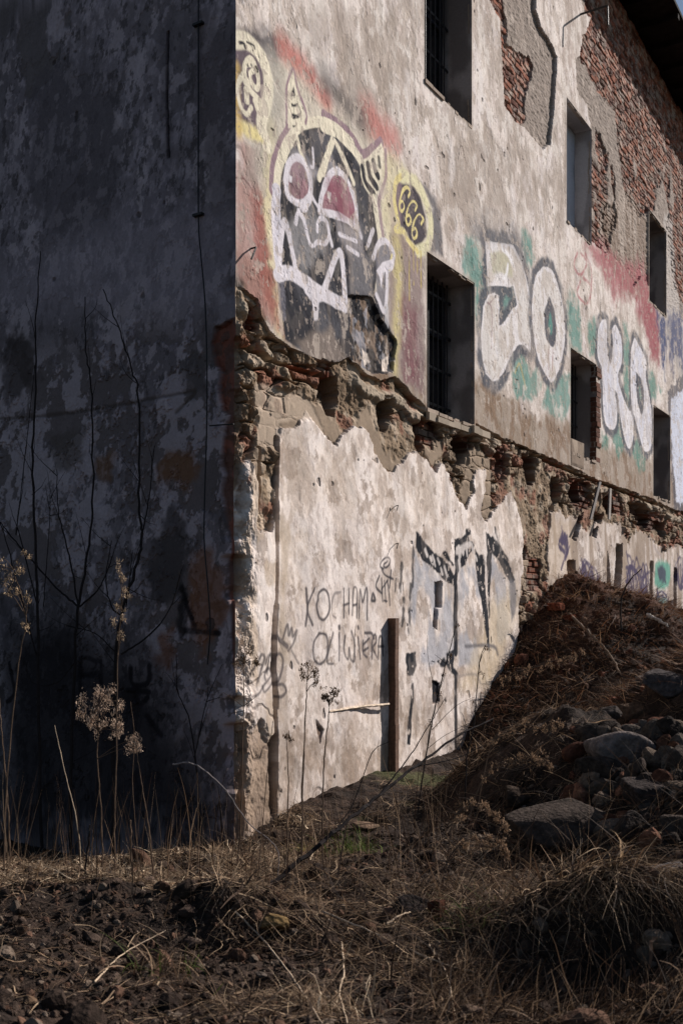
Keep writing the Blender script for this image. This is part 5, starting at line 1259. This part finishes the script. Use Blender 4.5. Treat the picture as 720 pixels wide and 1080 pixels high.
# ============================================================ saplings, weeds, twigs
def stemobj(name, base, paths, color, lb, cat, heads=None, headc=None, seed=0, group=None, mat=None):
    """paths: list of (pts, r0, r1); heads: list of (centre, radius, count)"""
    root = empty(name, tuple(base)) if heads else None
    mb = MB(); base = np.asarray(base, float)
    if cat == 'sapling':
        rr = np.random.RandomState(seed + 77); extra = []
        for pts, r0, r1 in paths:
            q = curve([np.asarray(p) for p in pts], 40)
            for _ in range(9 if r0 > 0.01 else 3):
                i = rr.randint(6, len(q) - 2); d = q[i + 1] - q[i]; d /= np.linalg.norm(d) + 1e-9
                d = d + rr.normal(0, 0.55, 3); d /= np.linalg.norm(d); L = rr.uniform(0.08, 0.40)
                extra.append(([q[i], q[i] + d * L * 0.5 + rr.normal(0, 0.01, 3), q[i] + d * L + np.array([0, 0, 0.06 * L])], 0.0035, 0.0012))
        paths = list(paths) + extra
    for k, (pts, r0, r1) in enumerate(paths):
        c_ = curve([np.asarray(p) - base for p in pts], max(16, len(pts) * 7)); rr = np.random.RandomState(seed + k)
        c_[1:-1] += rr.normal(0, r0 * 0.25, c_[1:-1].shape)
        mb.tube(c_, np.linspace(r0, r1, len(c_)), color, 6, seed + k, 0.15)
    if heads:
        o = mb.build('stem', mat or M_stem, root)
        hb = MB(); r = np.random.RandomState(seed)
        for (c, rad, cnt) in heads:
            V_ = []; c = np.asarray(c) - base
            subs = [c + r.normal(0, 0.55, 3) * rad for _ in range(5)]; drop = r.uniform(0.3, 1.0, 5)
            for q in range(int(cnt * 1.5)):
                kk = r.randint(5); p = subs[kk] + r.normal(0, 0.30, 3) * rad - np.array([0, 0, rad * drop[kk] * r.rand()])
                a = r.normal(0, 1, 3) * 0.005 * r.uniform(.5, 2.0) * np.array([.7, .7, 1.4]); b = r.normal(0, 1, 3) * 0.004; b2 = r.normal(0, 1, 3) * 0.003
                V_.append([p, p + a, p + a + b, p + b + b2])
            V_ = np.array(V_).reshape(-1, 3); f = np.arange(len(V_)).reshape(-1, 4)
            cc = np.repeat(np.asarray(headc) * r.uniform(0.5, 1.25, (len(f), 1)), 4, 0)
            np_mesh('seed_head', V_, f, M_grass, cc, root)
        tag(root, lb, cat, group); return root
    o = mb.build(name, mat or M_stem); o.location = tuple(base); tag(o, lb, cat, group); return o
DK = C(38, 34, 34); MD = C(92, 76, 64); PL = C(176, 156, 134)
def gp(px, py, dep):
    """point on the ground under a pixel column at this distance"""
    p = at(px, py, dep); p[2] = float(ground_h(p[0], p[1])) - 0.03; return p
def path(dep, *pts): return [at(x, y, dep + (d[0] if d else 0)) for x, y, *d in pts]
sap = 'bare saplings in front of the shaded wall'
D_ = 7.9
stemobj('bare_sapling', gp(45, 890, D_), [([gp(45, 890, D_)] + path(D_, (42, 800), (40, 640), (35, 500), (38, 400), (38, 340), (43, 265)), 0.016, 0.004), (path(D_, (40, 640), (20, 560, .1), (18, 560), (28, 470), (37, 385)), 0.006, 0.003),
        (path(D_, (46, 640), (52, 560), (54, 522)), 0.005, 0.002), (path(D_, (41, 700), (20, 620), (0, 550), (-20, 520)), 0.007, 0.003)], DK, 'bare dark sapling, leftmost and tallest in front of the shaded wall', 'sapling', seed=1, group=sap)
stemobj('bare_sapling', gp(76, 888, 8.1), [([gp(76, 888, 8.1)] + path(8.1, (75, 830), (79, 700), (83, 640), (92, 590), (98, 530), (97, 420), (91, 370), (90, 313)), 0.017, 0.004), (path(8.1, (83, 640), (72, 580), (62, 540), (60, 495)), 0.009, 0.003),
        (path(8.1, (83, 640), (60, 620), (20, 575), (0, 550)), 0.010, 0.005), (path(8.1, (84, 640), (105, 620), (118, 590), (122, 575)), 0.008, 0.003), (path(8.1, (78, 700), (60, 720), (35, 720), (25, 690)), 0.006, 0.003)], DK, 'bare forked sapling, second from the left before the shaded wall', 'sapling', seed=11, group=sap)
stemobj('bare_sapling', gp(120, 890, 7.8), [([gp(120, 890, 7.8)] + path(7.8, (120, 800), (122, 700), (128, 650), (143, 600), (150, 565), (147, 530), (147, 430), (138, 385), (125, 345), (109, 305)), 0.018, 0.004), (path(7.8, (150, 565), (158, 520), (163, 470)), 0.007, 0.003),
        (path(7.8, (130, 650), (118, 640), (112, 610), (118, 570)), 0.008, 0.003), (path(7.8, (133, 640), (138, 600), (140, 580)), 0.006, 0.002), (path(7.8, (128, 690), (160, 668), (180, 640), (192, 600)), 0.008, 0.004), (path(7.8, (124, 690), (100, 668), (70, 660)), .006, .003)],
        DK, 'bare curving sapling, third from the left before the shaded wall', 'sapling', seed=21, group=sap)
stemobj('bare_sapling', gp(212, 890, 8.0), [([gp(212, 890, 8.0)] + path(8.0, (208, 820), (200, 760), (188, 730), (186, 690)), 0.008, 0.003), (path(8.0, (205, 800), (218, 740), (235, 700)), 0.005, 0.002)], DK, 'short bare sapling beside the building corner in shade', 'sapling', seed=31, group=sap)
stemobj('dead_stalk', gp(12, 900, 7.0), [([gp(12, 900, 7.0)] + path(7.0, (8, 840), (3, 780), (-2, 720)), 0.008, 0.004)], MD, 'straight dead stalk at the left edge', 'stalk', seed=41)
# weeds with seed heads
def weed(base, main, heads, lb, seed, col=MD, hc=C(150, 128, 108), r0=0.007, cnt=70, side=None, name='dried_weed'):
    dep = base[2]; b = gp(*base)
    paths = [([b] + path(dep, *main), r0, 0.0025)]
    top = main[-1]
    H_ = []
    for (hx, hy, rp_) in heads:
        H_.append((at(hx, hy, dep), rp_ / F * dep, int(cnt * max(1, rp_ / 6))))
        jj = min(range(len(main)), key=lambda q: abs(main[q][1] - hy - 10)); paths.append((path(dep, (main[jj][0], main[jj][1]), ((main[jj][0] + hx) / 2, (main[jj][1] + hy) / 2 - 2), (hx, hy)), 0.003, 0.0015))
    for sp in (side or []): paths.append((path(dep, *sp), 0.003, 0.0012))
    return stemobj(name, b, paths, col, lb, 'weed', H_, hc, seed)
weed((109, 900, 6.7), ((107, 860), (103, 800), (104, 770), (102, 745)), [(90, 737, 7), (85, 752, 6), (108, 728, 8), (118, 727, 5), (97, 757, 7), (112, 750, 8), (126, 739, 6), (120, 760, 7), (104, 765, 7), (92, 760, 6), (138, 780, 7), (143, 787, 6), (130, 765, 5), (112, 738, 7), (100, 748, 8), (123, 772, 5)], 'tall dried goldenrod like weed with fluffy sunlit head before the shaded wall', 51, MD, C(172, 150, 132), cnt=80)
weed((163, 900, 6.6), ((158, 880), (150, 830), (144, 790)), [(141, 778, 6), (146, 784, 5)], 'slim dried weed just right of the fluffy headed one', 52, MD, C(160, 138, 120))
weed((122, 905, 6.6), ((121, 860), (123, 800), (124, 700), (128, 640), (127, 600)), [(126, 597, 4), (130, 610, 4), (134, 628, 4), (124, 640, 3), (130, 650, 4), (122, 655, 4), (128, 668, 5), (132, 620, 3)], 'thin tall weed with small pale tufts in front of the third sapling', 53, MD, C(160, 140, 118), cnt=45)
weed((5, 905, 6.6), ((8, 820), (20, 700), (28, 650), (14, 600)), [(2, 588, 6), (10, 606, 7), (16, 622, 5), (26, 582, 5), (4, 616, 7), (-4, 600, 7), (22, 600, 5), (28, 660, 4), (30, 630, 4)], 'pale tufted weed reaching in at the left edge', 54, MD, C(160, 138, 112), cnt=45)
weed((250, 905, 7.0), ((254, 860), (256, 790), (257, 740), (257, 700)), [(259, 680, 6), (262, 688, 5), (256, 694, 4), (268, 694, 4), (272, 700, 3), (250, 697, 4)], 'dried weed with brown head right at the building corner', 55, MD, C(112, 92, 74), cnt=60, side=[((256, 745), (246, 737), (235, 730)), ((256, 745), (266, 738), (270, 734)), ((256, 750), (246, 752), (238, 756))])
weed((318, 905, 7.0), ((319, 850), (321, 780), (323, 730), (324, 718)), [(320, 706, 4.5), (325, 702, 4.5), (330, 707, 4), (334, 712, 3.5), (322, 713, 3.5), (333, 719, 3)], 'dried weed with drooping brown head before the white plaster, left one of two', 56, MD, C(108, 88, 70), cnt=60)
weed((341, 910, 6.9), ((340, 860), (342, 800), (346, 760), (347, 745)), [(345, 730, 4.5), (350, 728, 4), (355, 730, 4), (348, 737, 4), (343, 734, 3)], 'dried weed with drooping brown head before the white plaster, right one of two', 57, MD, C(108, 88, 70), cnt=60)
weed((302, 905, 7.1), ((303, 870), (304, 820), (302, 780)), [(302, 774, 3), (306, 778, 3)], 'low dried weed with tiny dark head left of the drooping pair', 58, MD, C(96, 78, 62), cnt=40)
weed((440, 860, 8.6), ((450, 790), (460, 740), (470, 700), (478, 670), (481, 655)), [(470, 710, 3), (476, 690, 3), (462, 730, 3), (481, 660, 2.5), (454, 760, 3)], 'spindly dark weed leaning right in front of the black angular graffiti', 59, DK, C(92, 74, 60), cnt=25, side=[((462, 740), (452, 700), (450, 670)), ((470, 700), (458, 690)), ((455, 770), (480, 745), (500, 735)), ((450, 790), (470, 775), (500, 760))])
weed((490, 850, 8.4), ((492, 800), (500, 760), (505, 700), (512, 680)), [(500, 740, 3), (506, 710, 3), (512, 684, 3)], 'spindly dark weed right of the graffiti edge by the mound', 60, DK, C(100, 80, 64), cnt=25)
for i, (bx, by, dep, pts, lb) in enumerate([
    (500, 810, 8.0, ((520, 780), (550, 765), (575, 768), (590, 762)), 'arching tufted weed over the shaded mound flank, upper one'),
    (490, 850, 7.8, ((510, 820), (540, 800), (565, 800), (580, 806)), 'arching tufted weed over the shaded mound flank, middle one'),
    (500, 700, 9.6, ((530, 720), (560, 705), (590, 700), (612, 688)), 'row of pale tufts across the mound below its top'),
    (470, 890, 6.9, ((480, 860), (505, 850), (525, 862), (533, 875)), 'drooping tufted weed left of the broad dark slab'),
    (460, 910, 6.6, ((485, 890), (510, 885), (530, 892), (536, 900)), 'drooping tufted weed below and left of the broad dark slab')]):
    hs = []
    rr = np.random.RandomState(i)
    c_ = curve([(p[0], p[1], 0) for p in pts], 14)
    for q in c_: hs.append((q[0] + rr.uniform(-3, 3), q[1] + rr.uniform(-4, 3), rr.uniform(2.5, 4.5)))
    weed((bx, by, dep), pts, hs, lb, 70 + i, MD, C(150, 124, 100), 0.005, 45)
# the long dark branch and pale sticks
b0 = gp(262, 950, 5.95)
stemobj('fallen_branch', b0, [([b0, at(300, 922, 6.1), at(350, 880, 6.35), at(400, 838, 6.7), at(440, 808, 7.0), at(480, 778, 7.3), at(520, 758, 7.6)], 0.017, 0.006), ([at(400, 838, 6.7), at(430, 800, 6.9), at(455, 760, 7.1), at(470, 735, 7.2)], 0.006, 0.002), ([at(440, 808, 7.0), at(480, 800, 7.1), at(510, 786, 7.2)], 0.005, 0.002), ([at(350, 880, 6.35), at(372, 848, 6.5), at(392, 795, 6.6), at(410, 782, 6.65)], 0.005, 0.002)], DK, 'long dark branch rising diagonally from the ground in front of the wall', 'branch', seed=91)
sticks = [([(182, 806), (205, 806), (235, 830), (262, 868), (292, 895)], 6.6, 0.006, C(120, 112, 110), 'pale arching cane crossing the building corner low down'),
          ([(248, 965), (282, 1000), (315, 1045), (340, 1085)], 4.9, 0.005, PL, 'thin pale stick lying diagonally in the bare soil left of centre'),
          ([(360, 998), (363, 1030), (358, 1050), (366, 1085)], 4.7, 0.006, PL, 'crooked pale stick lying at the bottom centre'),
          ([(340, 965), (400, 990), (460, 1018), (500, 1030)], 5.2, 0.005, PL, 'straight pale stalk lying across the centre foreground'),
          ([(408, 978), (425, 968), (440, 965)], 5.4, 0.006, PL, 'short bright twig below the dark ribbed lump'),
          ([(515, 1052), (520, 1010), (538, 970), (552, 950)], 4.9, 0.004, MD, 'leaning dead stalk left of the straw tussock'),
          ([(560, 1050), (562, 1000), (566, 950), (562, 920)], 4.9, 0.004, MD, 'upright dead stalk beside the straw tussock'),
          ([(85, 900), (80, 860), (70, 820), (58, 765)], 6.7, 0.005, PL, 'thin pale stalk leaning left before the shaded wall'),
          ([(145, 895), (140, 830), (142, 780), (138, 740)], 6.7, 0.004, MD, 'thin straight stalk standing before the shaded wall'),
          ([(209, 900), (209, 850), (208, 815)], 6.7, 0.004, MD, 'thin straight stalk nearer the corner in shade'),
          ([(88, 975), (92, 900), (95, 870)], 6.2, 0.009, DK, 'thick broken stalk rising from the lit grass at left'),
          ([(137, 975), (139, 920), (138, 865)], 6.2, 0.010, MD, 'stout brown stub of a stalk in the lit grass'),
          ([(270, 950), (277, 870), (283, 800), (288, 760)], 6.4, 0.004, MD, 'thin stalk in front of the groove at the corner'),
          ([(330, 925), (318, 850), (322, 760)], 6.5, 0.004, MD, 'thin stalk crossing the stem of the left drooping weed'),
          ([(100, 1040), (130, 1010), (175, 985)], 4.9, 0.004, PL, 'pale stalk lying in the soil at lower left'),
          ([(452, 1000), (470, 1030), (480, 1075)], 4.8, 0.004, PL, 'curved pale stalk lying below the standing brick'),
          ([(600, 650), (618, 668), (640, 690), (655, 715)], 11.4, 0.022, C(110, 96, 84), 'long dark stick lying down the mound face'),
          ([(682, 652), (695, 658), (704, 664)], 12.0, 0.03, C(176, 168, 160), 'pale board lying on the crest of the mound'),
          ([(655, 632), (664, 612), (676, 600)], 13.0, 0.012, DK, 'thin twig sticking up from the mound before the far wall')]
for i, (pts, dep, r, c, lb) in enumerate(sticks):
    P = []
    low_i = max(range(len(pts)), key=lambda q: pts[q][1])
    lying = 'lying' in lb or 'twig below' in lb
    for j, (x, y) in enumerate(pts):
        if lying:
            best = None
            for dd in np.linspace(3.6, 14, 260):
                p = at(x, y, dd); g_ = float(ground_h(p[0], p[1]))
                if p[2] <= g_ + 0.02: best = p; break
            p = best if best is not None else at(x, y, dep); P.append(p + np.array([0, 0, 0.015 + r]))
        else: P.append(at(x, y, dep))
    if not lying:
        q = P[low_i].copy(); q[2] = min(q[2] - 0.01, float(ground_h(q[0], q[1])) - 0.03)
        if low_i == 0: P = [q] + P
        else: P = P + [q]
    b_ = P[0] if low_i == 0 else P[-1]
    board = 'board' in lb
    stemobj('board' if board else ('stick' if lying or 'cane' in lb else 'dead_stalk'), b_, [(P, r, r * 0.5)], c, lb, 'board' if board else 'stick' if lying or 'cane' in lb else 'stalk', seed=300 + i)
# pale broken log at the left edge
lg = gp(-12, 985, 5.4); 
q0 = at(-25, 978, 5.35); q1 = at(20, 989, 5.2)
stemobj('broken_log', q0, [([q0, (q0 + q1) / 2 + np.array([0, 0, 0.01]), q1], 0.035, 0.028)], C(178, 148, 116), 'pale broken log end poking in at the left edge', 'log', seed=400)
stemobj('dead_stalk', at(20, 989, 5.2), [([at(20, 989, 5.2), at(25, 1005, 5.15), at(31, 1028, 5.1)], 0.006, 0.003)], MD, 'thin stalk hanging from the pale broken log', 'stalk', seed=401)
n = 5000; x = rg.normal(6.3, 0.6, n); y = rg.uniform(4.6, 11, n)
blades('shading_brush', x, y, rg.uniform(0.5, 1.5, n), np.abs(rg.normal(0.3, 0.25, n)), rg.uniform(0, 6.28, n), rg.uniform(0.003, 0.008, n), DKST, 'dry brush added on the unseen bank at the right to dapple the rubble with shade', 33, droop=0.5, seg=5)  # brush added out of view to break the sun into dapples
n = 7000; d = rg.uniform(5.6, 9.5, n); px = rg.uniform(470, 760, n); x = (px - CX) / F * d; y = d
k = dens(x, y, 1.6, 0.50, 407); x, y = x[k], y[k]; n = len(x)
blades('heap_grass', x, y, rg.uniform(0.10, 0.40, n), np.abs(rg.normal(1.1, 0.4, n)), rg.normal(-1.2, 1.2, n), rg.uniform(0.0014, 0.003, n), DKST, 'dead grass growing through the rubble heap', 34)
# extra thin standing stems, too many and too slight to count
n = 520; d = rg.uniform(5.6, 8.4, n); px = rg.uniform(-10, 480, n); x = (px - CX) / F * d; y = d; k = inside_ok(x, y); x, y = x[k], y[k]; n = len(x)
blades('standing_stems', x, y, rg.uniform(0.2, 0.75, n), np.abs(rg.normal(0.12, 0.14, n)), rg.uniform(0, 6.28, n), rg.uniform(0.0014, 0.0026, n), DKST, 'thin dead stems standing in front of the walls', 31, droop=0.25, seg=6)
n = 420; d = rg.uniform(4.2, 7.6, n); px = rg.uniform(380, 740, n); x = (px - CX) / F * d; y = d
blades('standing_stems', x, y, rg.uniform(0.15, 0.6, n), np.abs(rg.normal(0.45, 0.3, n)), rg.uniform(0, 6.28, n), rg.uniform(0.0012, 0.0026, n), DKST, 'thin bent dead stems around the rubble', 32, droop=0.8, seg=6)
